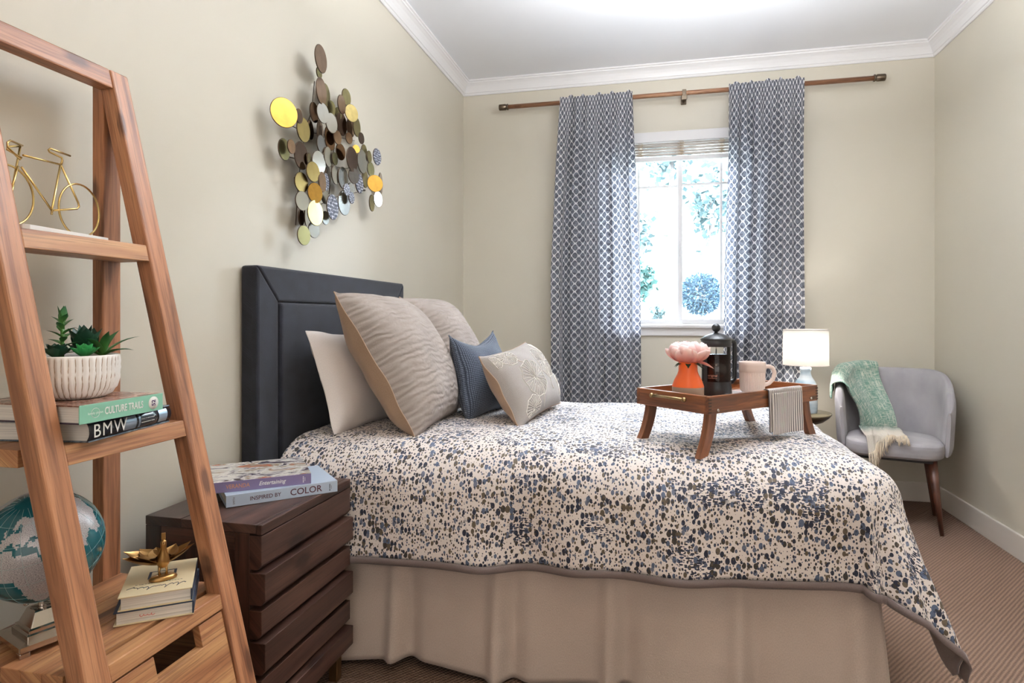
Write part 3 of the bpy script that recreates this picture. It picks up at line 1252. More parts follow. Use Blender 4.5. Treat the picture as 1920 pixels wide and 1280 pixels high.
SB = 'stacked books on the middle shelf'
z2 = SH2 + .0005
k1 = book('thick black glossy car book lying under the mint green one', (-.982, .905, z2), R(98), .225, .215, .036, M['slatecover'], M['darkjacket'], SB, rounded=True)
spine_text(k1, 'BMW', .034, M['white'], .047, .018, -.0045, bold=0, space=1.15, name='title_lettering')
for zz in (.021, .014):
    small_print(k1, lambda a, c, z=zz: (.150 + a, -.0046, z + c), .040, .0018, 18, M['white'], int(zz * 1000))
for x0, x1 in ((.085, .118), (.124, .130), (.185, .212)):
    b = MB()
    b.grid(lambda u, v: (x0 + u * (x1 - x0), .0035 - .0073 * math.sin(PI * (.15 + .7 * v)), .036 * (.15 + .7 * v)), 1, 6)
    b.build('silver_band', M['silverprint'], k1, local=True)
k2 = book('mint green travel book lying under the succulent bowl', (-.972, .877, z2 + .0365), R(91), .190, .235, .033, plain('plum_cover', (62, 52, 66), .4), M['mint'], SB, top=M['brownphoto'])
spine_text(k2, 'CULTURE TRAILS', .0185, M['white'], .095, .0165, sx=.62, bold=.0004, name='title_lettering')
spine_text(k2, 'lonely planet', .0062, M['white'], .032, .0165, name='publisher_mark')
b = MB()
cc = []
for k in range(24):
    a = 2 * PI * k / 24
    cc.append((.032 + .0085 * math.cos(a), -.0003, .0165 + .0085 * math.sin(a)))
b.tube(cc, .0004, 4, True)
b.build('publisher_ring', M['white'], k2, local=True)
b = MB().lathe([(0, 0), (.0125, 0), (.0125, .0004), (0, .0004)], 28)
b.v = [Vector((.165 + v.x, -.0002 - v.z, .0165 + v.y)) for v in b.v]
b.build('number_badge', M['white'], k2, local=True)
spine_text(k2, '52', .0125, plain('purple_ink', (78, 50, 92), .6), .165, .0165, -.001, up=True, bold=.0005, name='badge_number')

# ---------------------------------------------------------------- succulent bowl
M['pot'] = painted('white_stoneware', (246, 242, 238), .55, .1)
M['crease'] = plain('brown_glaze_crease', (178, 154, 134), .8)
M['soil'] = painted('gravel_soil', (120, 96, 70), .95, .8)
PC = Vector((-1.078, .968, z2 + .0365 + .0335))
sb = thing('potted_succulents', 'white ribbed oval bowl planted with green artificial succulents', 'planter', tuple(PC))
RS = .066
pr = [(.0, 0), (.040, 0), (.052, .006), (.060, .018), (.0645, .034), (.0658, .055), (.066, .080), (.0635, .0815), (.061, .079), (.060, .066)]


def potpt(u, v):
    k = v * (len(pr) - 1)
    i = min(int(k), len(pr) - 2)
    f = k - i
    r = pr[i][0] + (pr[i + 1][0] - pr[i][0]) * f
    z = pr[i][1] + (pr[i + 1][1] - pr[i][1]) * f
    a = 2 * PI * u
    if i < 6:
        r += (.0014 * math.cos(40 * a) + .0005 * math.sin(z * 1500 + 40 * a)) * min(1, r / .05)
    return (PC.x + r * math.cos(a) * .98, PC.y + r * math.sin(a) * 1.12, PC.z + z)


b = MB()
b.grid(potpt, 240, 36, closeu=True)
b.build('bowl', M['pot'], sb)
b = MB()
for k in range(40):
    u = (k + .5) / 40
    b.tube([Vector(potpt(u + .0012 * math.sin(q * 1.4 + k), .16 + .5 * q / 14)) for q in range(15)], .0007, 4)
b.build('rib_creases', M['crease'], sb, kind='stuff')
MB().lathe([(0, .066), (.03, .069), (.060, .066)], 32, tuple(PC), sx=.97, sy=1.1, cap=False).build('gravel', M['soil'], sb)


def leaf_mesh(base, dirv, up, L, W, curl=.3, cup=.25, tip=.0, nseg=7, thick=.002):
    d = Vector(dirv).normalized()
    upv = Vector(up)
    s = d.cross(upv).normalized()
    n = s.cross(d).normalized()
    b = MB()

    def fn(u, v, sg):
        t = v
        w = W * (math.sin(PI * min(1, t * .82 + .12)) ** .8) * (1 - t ** 5)
        a = (u - .5) * 2
        ang = curl * t
        p = base + d * (L * math.sin(ang + 1e-4) / (curl + 1e-4) if abs(curl) > 1e-3 else L * t) + n * (-(1 - math.cos(ang)) * L / (curl + 1e-4) if abs(curl) > 1e-3 else 0)
        return p + s * (a * w) + n * (cup * w * a * a + sg * thick * (1 - a * a) * (1 - t))
    b.grid(lambda u, v: fn(u, v, 1), 4, nseg)
    b.grid(lambda u, v: fn(u, v, -1), 4, nseg, flip=True)
    return b


def leafmat(name, rgb, rgb2):
    t = NT(name)
    t.set(Roughness=.4)
    v = t.coords('UV')
    sp = t.n('ShaderNodeSeparateXYZ')
    t.l(v, sp.inputs[0])
    t.color(t.ramp(sp.outputs[1], [(0.0, lin(rgb)), (1.0, lin(rgb2))]))
    return t.m


M['lf1'] = leafmat('bright_green_leaf', (40, 128, 66), (52, 160, 86))
M['lf2'] = leafmat('dark_green_leaf', (38, 84, 52), (16, 56, 44))
M['lf3'] = leafmat('mid_green_leaf', (84, 140, 66), (22, 84, 52))


def plant(parent, c, leaves, mat):
    p = None
    rnd = random.Random(hash(c) % 1000)
    for k, (az, el, L, W, curl, cup, hz) in enumerate(leaves):
        d = Vector((math.cos(az) * math.cos(el), math.sin(az) * math.cos(el), math.sin(el)))
        m = leaf_mesh(Vector(c) + Vector((0, 0, hz)), d, (0, 0, 1) if el < 1.3 else (1, 0, 0), L, W, curl, cup)
        if p is None:
            st = MB().tube([Vector(c) + Vector((0, 0, -.006)), Vector(c) + Vector((0, 0, max(.008, max(l[6] for l in leaves))))], .003, 8)
            p = st.build('succulent', M['lf3'], parent)
        m.build('leaf', mat, p)
    return p


g = PC.z + .074
rnd = random.Random(4)
# bright echeveria in the middle front
L_ = []
for ring, (n, el, L, W) in enumerate(((7, .40, .032, .012), (6, .80, .030, .0115), (4, 1.15, .024, .009))):
    for k in range(n):
        L_.append((2 * PI * k / n + ring * .4, el, L, W, -.5, .5, .004))
plant(sb, (PC.x + .030, PC.y - .012, g), L_, M['lf1'])
# dark echeveria on the near side
L_ = []
for ring, (n, el, L, W) in enumerate(((7, .45, .034, .012), (6, .8, .032, .012), (4, 1.1, .026, .010))):
    for k in range(n):
        L_.append((2 * PI * k / n + ring * .5, el, L, W, -.4, .5, .004))
plant(sb, (PC.x + .004, PC.y - .046, g), L_, M['lf2'])
# upright dark agave
L_ = []
for ring, (n, el, L, W) in enumerate(((6, .55, .040, .015), (5, .95, .062, .021), (3, 1.25, .062, .019))):
    for k in range(n):
        L_.append((2 * PI * k / n + ring * .6, el, L, W, -.25, .35, .004))
plant(sb, (PC.x - .006, PC.y + .022, g), L_, M['lf2'])
# aloe with long arching leaves
L_ = []
for k in range(9):
    L_.append((2 * PI * k / 9 + .2, .55 + .35 * (k % 3), .066 + .010 * (k % 2), .0085, .75, .3, .003))
plant(sb, (PC.x + .012, PC.y + .044, g), L_, M['lf3'])
# tall stemmed sprig
L_ = []
for k in range(14):
    L_.append((k * 2.4, .35 + .05 * k, .034 - .0008 * k, .0065, .5, .2, .010 + .0046 * k))
for k in range(3):
    L_.append((k * 2.1, 1.25, .034, .008, -.2, .2, .068))
plant(sb, (PC.x - .010, PC.y - .022, g), L_, M['lf3'])

# ---------------------------------------------------------------- wire bicycle
bk = thing('wire_bicycle', 'gold wire racing bicycle ornament on a white base', 'ornament', (-1.182, .992, SH1 + .0005), math.atan2(.98, -.15))
z0b = .010
b = MB()
pts = [(-.100, -.058), (.096, -.058), (.106, -.050), (.110, -.036), (.110, .010), (.104, .016), (-.104, .016), (-.108, .010), (-.108, -.050)]
b.poly_prism(pts, lambda a, c, d: (a, c, d), z0b)
b.build('base', M['marble'], bk, bevel=.001, local=True)
WR = .0021


def wire(pts, name, closed=False, r=WR):
    MB().tube([(a, yy, z0b + zz) for a, yy, zz in pts], r, 8, closed).build(name, M['gold'], bk, local=True)


rw = .0555
for nm, cx in (('front_wheel', -.084), ('rear_wheel', .088)):
    wire([(cx + rw * math.cos(2 * PI * k / 40), 0, rw + WR + rw * math.sin(2 * PI * k / 40)) for k in range(40)], nm, True)
wire([(-.052, 0, .139), (.037, 0, .143)], 'top_tube')
wire([(-.0555, 0, .116), (.0146, 0, .046)], 'down_tube')
wire([(.037, 0, .143), (.0159, 0, .049), (.0146, 0, .037)], 'seat_tube')
wire([(.038, 0, .142), (.0835, 0, .074), (.086, 0, .066), (.080, 0, .060), (.018, 0, .046)], 'chain_stay')
wire([(-.0545, .003, .156), (-.0750, .003, .057), (-.0775, .002, .0535), (-.080, .001, .057), (-.066, -.003, .115)], 'fork')
wire([(-.0535, 0, .157), (-.090, -.010, .156), (-.098, -.012, .150), (-.098, -.012, .142), (-.071, -.012, .126), (-.066, -.010, .130), (-.076, .010, .144), (-.074, .010, .150), (-.0535, .004, .156)], 'handlebar')
wire([(.0385, 0, .143), (.0415, 0, .152), (.040, 0, .158), (.014, .004, .163), (.0115, .004, .166), (.0135, .002, .1695), (.060, -.002, .1665)], 'saddle')

# ---------------------------------------------------------------- globe
gl = thing('desk_globe', 'teal desk globe with silver land on a square nickel foot', 'globe', (-1.100, .918, SH3), R(-20))


def ring_sq(s, z, cx=0, cy=0):
    return [(cx - s, cy - s, z), (cx + s, cy - s, z), (cx + s, cy + s, z), (cx - s, cy + s, z)]


b = MB()
lv = [(.054, .010), (.054, .020), (.036, .021), (.036, .028), (.032, .030), (.032, .035), (.028, .037), (.019, .060), (.017, .062), (0.0001, .0625)]
for k in range(len(lv) - 1):
    q0, q1 = ring_sq(*lv[k]), ring_sq(*lv[k + 1])
    i = len(b.v)
    b.v += [Vector(p) for p in q0 + q1]
    for e in range(4):
        f = (e + 1) % 4
        b.face([i + e, i + f, i + 4 + f, i + 4 + e])
b.face([0, 3, 2, 1])
b.build('foot_plinth', M['nickel'], gl, bevel=.0015, local=True)
for sx in (-1, 1):
    for sy in (-1, 1):
        MB().box((sx * .0455 - .008, sy * .0455 - .008, 0), (sx * .0455 + .008, sy * .0455 + .008, .0102)).build('foot', M['nickel'], gl, bevel=.002, local=True)
GC = Vector((-.004, .0, .172))
GR = .0985
MB().lathe([(.009, .058), (.007, .066), (.008, .072), (.005, .078)], 16).build('stem', M['nickel'], gl, local=True)
tilt = Matrix.Rotation(R(18), 3, 'Y')
arc = []
for k in range(24):
    a = R(-115 + 200 * k / 23)
    arc.append(GC + Vector((math.cos(a) * .104, 0.0, math.sin(a) * .104)))
b = MB().tube(arc, .0032, 8)
b.build('meridian_arm', M['nickel'], gl, local=True)
MB().ball((GC.x - .012, GC.y - .02, GC.z - GR - .004), .005).build('pivot_nut', M['nickel'], gl, local=True)
AFR = [(-17, 15), (-16, 21), (-10, 30), (-6, 35), (3, 37), (10, 37), (11, 33), (20, 31), (25, 32), (32, 31), (35, 26), (37, 20), (43, 12), (51, 12), (47, 4), (40, -4), (40, -14), (35, -20), (33, -26), (27, -34), (19, -35), (14, -24), (12, -14), (13, -6), (9, 1), (8, 5), (-4, 5), (-10, 6), (-15, 11)]
EUR = [(-9, 37), (-9, 43), (-2, 44), (-5, 48), (2, 51), (8, 54), (9, 57), (12, 54), (22, 55), (24, 60), (21, 64), (17, 60), (12, 56), (6, 59), (14, 68), (28, 71), (40, 66), (60, 69), (75, 73), (105, 77), (140, 73), (178, 68), (160, 60), (140, 54), (128, 40), (121, 36), (121, 28), (108, 20), (105, 10), (100, 14), (98, 8), (95, 16), (90, 22), (80, 14), (77, 8), (73, 18), (68, 24), (58, 25), (56, 27), (50, 30), (52, 24), (59, 22), (52, 16), (44, 12), (38, 22), (35, 29), (36, 36), (28, 37), (27, 41), (35, 42), (41, 42), (38, 47), (30, 46), (28, 42), (23, 40), (22, 37), (19, 42), (13, 46), (18, 40), (16, 38), (10, 44), (4, 43), (0, 39), (-5, 36)]
AME = [(-168, 66), (-140, 70), (-95, 72), (-80, 68), (-60, 53), (-70, 44), (-81, 26), (-97, 20), (-82, 9), (-60, 8), (-35, -8), (-48, -26), (-65, -42), (-70, -54), (-75, -45), (-71, -18), (-81, -5), (-90, 14), (-105, 20), (-118, 34), (-125, 48)]
BRI = [(-5, 50), (1, 51), (0, 54), (-3, 58), (-6, 56), (-4, 53)]
MAD = [(44, -25), (47, -25), (50, -16), (49, -12), (44, -18)]
ANT = [(-180, -70), (180, -70), (180, -90), (-180, -90)]
LANDS = [AFR, EUR, AME, BRI, MAD, ANT]


def inside(lon, lat, poly):
    c = False
    n = len(poly)
    for i in range(n):
        x1, y1 = poly[i]
        x2, y2 = poly[i - 1]
        if (y1 > lat) != (y2 > lat) and lon < (x2 - x1) * (lat - y1) / (y2 - y1) + x1:
            c = not c
    return c


b = MB()
NU, NV = 200, 100
vdir = Vector((math.cos(R(-20)), math.sin(R(-20)), 0))
rotg = Matrix.Rotation(R(14), 3, vdir) @ Matrix.Rotation(R(20), 3, Vector((0, 0, 1)).cross(vdir)) @ Matrix.Rotation(R(-20 - 36), 3, 'Z')


def gpt(lon, lat, r=GR):
    a, e = R(lon), R(lat)
    return GC + rotg @ Vector((math.cos(e) * math.cos(a), math.cos(e) * math.sin(a), math.sin(e))) * r


for j in range(NV + 1):
    for i in range(NU):
        b.v.append(gpt(-180 + 360 * i / NU, -90 + 180 * j / NV))
for j in range(NV):
    for i in range(NU):
        lon, lat = -180 + 360 * (i + .5) / NU, -90 + 180 * (j + .5) / NV
        jx = lon + 2.2 * noise.noise(Vector((lon * .18, lat * .18, 0)))
        jy = lat + 2.2 * noise.noise(Vector((lon * .18, lat * .18, 5)))
        land = any(inside(jx, jy, p) for p in LANDS)
        i2 = (i + 1) % NU
        b.face([j * NU + i, j * NU + i2, (j + 1) * NU + i2, (j + 1) * NU + i],
               [(i / NU, j / NV), ((i + 1) / NU, j / NV), ((i + 1) / NU, (j + 1) / NV), (i / NU, (j + 1) / NV)], 1 if land else 0, True)
t = NT('silver_land')
t.set(Roughness=.3, Metallic=.25)
v = t.coords('UV', (260, 420, 1))
t.color(t.ramp(t.noise(v, 1.0, 3, .6), [(.38, lin((92, 88, 92))), (.50, lin((176, 170, 170))), (.7, lin((206, 200, 198)))]))
M['land'] = t.m
M['ocean'] = plain('teal_ocean', (18, 84, 92), .14)
b.build('globe_ball', [M['ocean'], M['land']], gl, local=True)
b = MB()
for lon in range(-180, 180, 20):
    b.tube([gpt(lon, -80 + 5 * k, GR + .0001) for k in range(33)], .0003, 4)
for lat in (-60, -40, -20, 0, 20, 40, 60):
    b.tube([gpt(5 * k, lat, GR + .0001) for k in range(72)], .0003, 4, True)
b.build('graticule', plain('pale_grid_line', (150, 176, 176), .5), gl, local=True)

# ---------------------------------------------------------------- two cream books and the peacock
PB = 'books under the peacock'
vz = SH3 + .0005

def flat_book(label, near_a, near_b, D, T, z, cov_top, cov_bot, spine_mat):
    """near long edge from a to b shows the page block; spine on the left side"""
    a, c = Vector(near_a + (0,)), Vector(near_b + (0,))
    L = (c - a).length
    rz = math.atan2(c.y - a.y, c.x - a.x)
    t = thing('book', label, 'book', (a.x, a.y, z), rz, PB)
    MB().box((0, 0, 0), (L, D, .0025)).build('back_cover', cov_bot, t, bevel=.0006, local=True)
    MB().box((0, 0, T - .0025), (L, D, T)).build('front_cover', cov_top, t, bevel=.0006, local=True)
    MB().box((.005, .003, .0025), (L - .003, D - .003, T - .0025)).build('page_block', M['page'], t, local=True)
    MB().box((L - .0025, 0, .0025), (L, D, T - .0025)).build('spine', spine_mat, t, local=True)
    return t, L


bA, LA = flat_book('navy and cream hardback lying directly on the lowest shelf', (-1.008, .980), (-.898, 1.062), .175, .027, vz, M['navycover'], M['cream'], M['navycover'])
script_line(bA, lambda x, y: (.055 + x, .0026, .0135 + y), .026, .005, M['redink'], .0005, 4, 'red_scribble')
bB, LB = flat_book('cream hardback with looping script on its cover under the peacock', (-1.002, .984), (-.900, 1.060), .165, .027, vz + .0275, M['cream'], M['cream'], M['navycover'])
script_line(bB, lambda x, y: (LB / 2 - x, .034 - y, .0273), .104, .007, M['navyink'], .0006, 10, 'script_lettering', ((.12, .010), (.33, .012), (.62, .012), (.93, -.012)))
small_print(bB, lambda a, c: (LB / 2 - a, .052 - c, .02725), .085, .0022, 16, M['navyink'], 5)
MB().box((LB * .32, .075, .0270), (LB * .72, .115, .0274)).build('picture_border', M['navyink'], bB, local=True)
MB().box((LB * .36, .080, .0272), (LB * .68, .110, .0276)).build('picture', M['cream'], bB, local=True)

pk = thing('peacock_figurine', 'antique gold peacock figurine standing on the cream books', 'figurine', (-.985, 1.078, vz + .0552), R(50))
G = M['antiquegold']
pr = [(.0, 0), (.024, 0), (.025, .003), (.022, .007), (.018, .009), (0, .009)]
MB().lathe(pr, 28, sx=1.05, sy=.62).build('base', G, pk, local=True)
for s in (-1, 1):
    MB().tube([(s * .006, 0, .008), (s * .007, .002, .016), (s * .0055, .001, .026)], [.0032, .0018, .0036], 8).build('leg', G, pk, local=True)
b = MB()
sp = [((0, .004, .022), .004), ((0, .002, .028), .0105), ((0, 0, .036), .0135), ((0, -.001, .044), .0125), ((0, -.003, .052), .0095), ((0, -.005, .060), .0066), ((0, -.006, .067), .0052), ((0, -.007, .073), .0062), ((0, -.007, .0785), .0060), ((0, -.006, .083), .003)]
b.tube([p for p, r in sp], [r for p, r in sp], 16)
b.build('body', G, pk, local=True, sub=1)
MB().tube([(0, -.011, .077), (0, -.016, .0765), (0, -.019, .075)], [.0022, .0014, .0004], 6).build('beak', G, pk, local=True)
b = MB().box((-.004, -.007, .082), (.004, -.004, .096))
b.build('crest', G, pk, bevel=.001, local=True)
for d, L, W, cu in (((-1, .10, .10), .070, .020, -.5), ((-.9, .45, .16), .074, .022, -.5), ((-.55, .8, .22), .060, .020, -.4), ((-1, -.12, .30), .050, .017, -.5),
                    ((1, .15, .30), .062, .012, -.3), ((.9, .45, .30), .064, .013, -.3), ((.5, .8, .30), .052, .016, -.3), ((.0, 1, .30), .050, .018, -.3)):
    m = leaf_mesh(Vector((.006 if d[0] > 0 else -.006, .006, .030)), Vector(d), (0, 0, 1), L, W, cu, .45, thick=.003)
    m.build('tail_feather', G, pk, local=True)
for s, L in ((-1, .030), (1, .026)):
    leaf_mesh(Vector((s * .010, -.004, .046)), (s * .3, 1, -.3), (0, 0, 1), L, .010, .3, .2, thick=.004).build('wing', G, pk, local=True)


# ================================================================== NIGHTSTAND
NX0, NX1, NY0, NY1, NZ = -1.245, -.915, 1.305, 1.745, .604
ns = thing('nightstand', 'dark espresso slatted wood nightstand on brass legs beside the bed', 'nightstand', ((NX0 + NX1) / 2, (NY0 + NY1) / 2, 0))
D_ = M['darkwood']
for k in range(3):
    w = (NX1 - NX0 - .016) / 3
    MB().box((NX0 + k * w + .0005, NY0, NZ - .022), (NX0 + (k + 1) * w - .0005, NY1, NZ - .001 * (k % 2)), 1).build('top_plank', D_, ns, bevel=.0015)
MB().box((NX1 - .0155, NY0, NZ - .024), (NX1, NY1, NZ), 1).build('top_edge', D_, ns, bevel=.002)
MB().box((NX0 + .012, NY0 + .010, .10), (NX1 - .036, NY1 - .010, NZ - .023)).build('carcass', D_, ns)
for y0, y1 in ((NY0 + .001, NY0 + .010), (NY1 - .010, NY1 - .001)):
    MB().box((NX0, y0, .085), (NX0 + .045, y1, NZ - .023), 2).build('side_stile', D_, ns, bevel=.0015)
    MB().box((NX1 - .075, y0, .085), (NX1 - .034, y1, NZ - .023), 2).build('side_stile', D_, ns, bevel=.0015)
    MB().box((NX0 + .046, y0, NZ - .065), (NX1 - .076, y1, NZ - .023), 0).build('side_rail', D_, ns, bevel=.0015)
    MB().box((NX0 + .046, y0, .085), (NX1 - .076, y1, .130), 0).build('side_rail', D_, ns, bevel=.0015)
ys = [NZ - .026, NZ - .112, NZ - .196, NZ - .278, NZ - .362, NZ - .444, .086]
for k in range(3):
    dr = None
    for j in range(2):
        z1, z0 = ys[2 * k + j] - (.004 if j else .010), ys[2 * k + j + 1] + .003
        xo = .0 if j == 0 else .010
        if k == 0 and j == 0:
            z1 = ys[0] - .001
        m = MB()
        # chamfered board
        c = .012
        prof = [(NX1 - .034, z0), (NX1 - .012 + xo, z0), (NX1 - .001 + xo, z0 + c), (NX1 - .001 + xo, z1), (NX1 - .034, z1)]
        m.poly_prism([(p[0], p[1]) for p in prof], lambda a, c_, d: (a, NY0 + d, c_), NY1 - NY0)
        # grain along the board
        m.uv = [[(m.v[i].y, m.v[i].z + m.v[i].x) for i in f] for f in m.f]
        if j == 0:
            dr = m.build('drawer', D_, ns, bevel=.0015)
        else:
            m.build('drawer_board', D_, dr, bevel=.0015)
MB().box((NX0 + .01, NY0 + .012, .080), (NX1 - .036, NY1 - .012, .0995)).build('bottom_panel', D_, ns)
for x in (NX0 + .035, NX1 - .035):
    for y in (NY0 + .03, NY1 - .03):
        MB().box((x - .014, y - .014, 0), (x + .014, y + .014, .0815)).build('leg', M['brass'], ns, bevel=.002)

NB = 'books on the nightstand'
n1 = book('pale blue hardback at the bottom of the nightstand book pair', (-1.088, 1.402, NZ + .0005), R(45), .290, .215, .031, M['paleblue'], M['paleblue'], NB)
spine_text(n1, 'INSPIRED BY', .0150, M['maroonink'], .097, .0150, bold=.0001, space=1.0, sx=.95, name='title_lettering')
spine_text(n1, 'COLOR', .0250, M['maroonink'], .203, .0155, bold=.0002, space=1.0, name='title_lettering')
spine_text(n1, 'SMITH', .0068, M['maroonink'], .019, .0155, up=True, name='author_lettering')
small_print(n1, lambda a, c: (.268 - c, -.0006, .0155 + a), .020, .0034, 6, M['navyink'], 6)
small_print(n1, lambda a, c: (.2725 - c, -.0006, .0150 + a), .010, .0018, 7, M['maroonink'], 7)
n2 = book('lilac spined entertaining book with a dinner table cover on top', (-1.145, 1.400, NZ + .032), R(38), .262, .225, .028, M['lilac'], M['lilac'], NB, top=M['tablephoto'])
spine_text(n2, 'VERANDA', .0155, M['orangeink'], .075, .0140, bold=.0001, sx=.82, name='title_lettering')
spine_text(n2, 'Entertaining', .0155, M['white'], .160, .0145, shear=.35, bold=.0002, sx=.9, name='script_lettering')
small_print(n2, lambda a, c: (.241 - c, -.0006, .0140 + a), .018, .0030, 6, M['white'], 8)
small_print(n2, lambda a, c: (.2455 - c, -.0006, .0140 + a), .010, .0018, 7, M['white'], 9)
small_print(n2, lambda a, c: (.012 - c, -.0006, .0140 + a), .017, .0036, 5, M['white'], 10)


# ================================================================== BED TRAY
TZ = .872
TRAYA = R(47)
tr = thing('bed_tray', 'acacia wood breakfast tray with curved folding legs standing on the duvet', 'tray', (.232, 2.157, .68), TRAYA)
WMt = WM[tr.name]
TL, TW = .28, .142
zt = TZ - .68
Wd = M['traywood']
MB().box((-TL + .012, -TW + .012, zt - .038), (TL - .012, TW - .012, zt - .030), 0).build('tray_bottom', Wd, tr, local=True)
for s in (-1, 1):
    MB().box((-TL, s * (TW - .006) - .006, zt - .052), (TL, s * (TW - .006) + .006, zt), 0).build('long_side', Wd, tr, bevel=.002, local=True)
    MB().box((s * (TL - .006) - .006, -TW + .012, zt - .052), (s * (TL - .006) + .006, TW - .012, zt), 1).build('short_side', Wd, tr, bevel=.002, local=True)
    # bar handle on each end
    x = s * (TL + .014)
    h = MB().tube([(x, -.062, zt - .016), (x + s * .002, 0, zt - .015), (x, .062, zt - .016)], .0042, 10)
    h.tube([(s * TL, -.055, zt - .016), (x, -.055, zt - .016)], .005, 8).tube([(s * TL, .055, zt - .016), (x, .055, zt - .016)], .005, 8)
    h.ball((x, -.064, zt - .016), .0075, n=12, m=8).ball((x, .064, zt - .016), .0075, n=12, m=8)
    h.build('handle', M['brass'], tr, local=True)
    for e in (-1, 1):
        b = MB()
        lw_ = WMt @ Vector((s * (TL + .002), e * (TW - .026), 0))
        zl = duvet_pt(lw_.x, lw_.y).z - .68 - .004

        def lf(u, v):
            z = zt - .050 + (zl - (zt - .050)) * v
            cx = s * (TL - .040 + .030 * v * v + .012 * v)
            a = 2 * PI * u
            # rounded rectangular section
            hx, hy = .0175, .0095
            c_, s_ = math.cos(a), math.sin(a)
            k = max(abs(c_), abs(s_))
            return (cx + hx * c_ / k * .98, e * (TW - .026) + hy * s_ / k, z)
        b.grid(lf, 16, 12, lambda u, v: (v * .15, u * .06), closeu=True, smooth=False)
        n0 = len(b.v)
        b.face([n0 - 16 + i for i in range(16)])
        b.face(list(reversed(range(16))))
        b.build('leg', Wd, tr, local=True)
        w = MB().lathe([(0, 0), (.005, 0), (.005, .002), (.003, .004), (0, .0042)], 12)
        w.v = [Vector((s * (TL - .040) + v.x, e * (TW + v.z), zt - .042 + v.y)) for v in w.v]
        w.build('hinge_screw', M['nickel'], tr, local=True)
    # finger joints at the corners
for sx in (-1, 1):
    for sy in (-1, 1):
        m = MB()
        for k in range(5):
            z = zt - .010 - k * .009
            m.box((sx * (TL - .0058) - .0062, sy * (TW + .0001) - .0008, z - .002), (sx * (TL - .0058) + .0062, sy * (TW + .0001) + .0003, z + .002))
        m.build('finger_joint', plain('joint_end_grain', (58, 34, 22), .6), tr, local=True)


def on_tray(x, y):
    p = WMt @ Vector((x, y, zt - .0295))
    return p


# vase and peony -------------------------------------------------------
def two_tone():
    m1 = plain('orange_glaze', (240, 104, 40), .35)
    m2 = plain('bare_stoneware', (142, 118, 100), .7)
    return m1, m2


p = on_tray(-.165, .030)
vs = thing('bud_vase', 'orange glazed bud vase with bare grey foot holding the peony', 'vase', tuple(p))
mo, mg = two_tone()
MB().lathe([(0, 0), (.048, 0), (.0495, .002), (.0495, .036)], 40, tuple(p)).build('foot', mg, vs)
MB().lathe([(.0495, .036), (.048, .042), (.042, .058), (.033, .075), (.0295, .086), (.0285, .112), (.029, .114), (.026, .114), (.025, .10), (.025, .06)], 40, tuple(p), cap=False).build('neck', mo, vs)
fl = thing('peony', 'single pink peony bloom standing in the orange vase', 'flower', (p.x, p.y, p.z + .06))
FC = p + Vector((0, 0, .118))
t = NT('peony_petal')
t.set(Roughness=.6, Subsurface__Weight=0.1)
vv = t.coords('UV')
spx = t.n('ShaderNodeSeparateXYZ')
t.l(vv, spx.inputs[0])
t.color(t.ramp(spx.outputs[1], [(0.0, lin((238, 132, 120))), (0.5, lin((248, 172, 164))), (1.0, lin((255, 226, 222)))]))
M['petal'] = t.m
MB().tube([FC + Vector((0, 0, -.085)), FC + Vector((0, 0, -.03)), FC], .003, 8).build('stem', M['lf2'], fl)
rnd = random.Random(12)
PCn = FC + Vector((0, 0, .032))


def petal(az, sc, e0, e1, wid, sd):
    def fn(u, v):
        e = e0 + (e1 - e0) * v
        w = wid * (math.sin(PI * (.10 + .62 * v)) ** .7)
        a = az + (u - .5) * w / max(.35, math.cos(e))
        ruf = 1 + .07 * v * math.sin(u * 13 + sd) + .05 * noise.noise(Vector((u * 3, v * 3, sd))) + .10 * v * v * (1 - 2 * abs(u - .5))
        r = sc * ruf
        tipz = -.010 * v * (2 * u - 1) ** 2
        return PCn + Vector((.061 * r * math.cos(e) * math.cos(a), .061 * r * math.cos(e) * math.sin(a), .038 * r * math.sin(e) + tipz))
    return MB().grid(fn, 10, 9)


for ring, (n, sc, e0, e1, wid) in enumerate(((8, 1.0, -1.25, .25, 1.15), (8, .95, -1.2, .62, 1.1), (7, .86, -1.1, .95, 1.1), (6, .74, -1.0, 1.2, 1.2), (5, .60, -.8, 1.35, 1.3), (4, .44, -.6, 1.4, 1.4))):
    for k in range(n):
        petal(2 * PI * k / n + ring * .42 + rnd.uniform(-.15, .15), sc * rnd.uniform(.95, 1.06), e0, e1 + rnd.uniform(-.12, .12), wid, rnd.uniform(0, 9)).build('petal', M['petal'], fl, solid=(.0012,))
leaf_mesh(FC, (.9, .25, -.12), (0, 0, 1), .090, .020, .35, .4, nseg=8).build('petal', M['petal'], fl)
for az, L in ((-.6, .060), (2.6, .055), (3.6, .05), (.2, .06), (-1.6, .05)):
    leaf_mesh(FC + Vector((0, 0, -.004)), (math.cos(az), math.sin(az), .08), (0, 0, 1), L, .010, .9, .2).build('leaf', M['lf2'], fl)

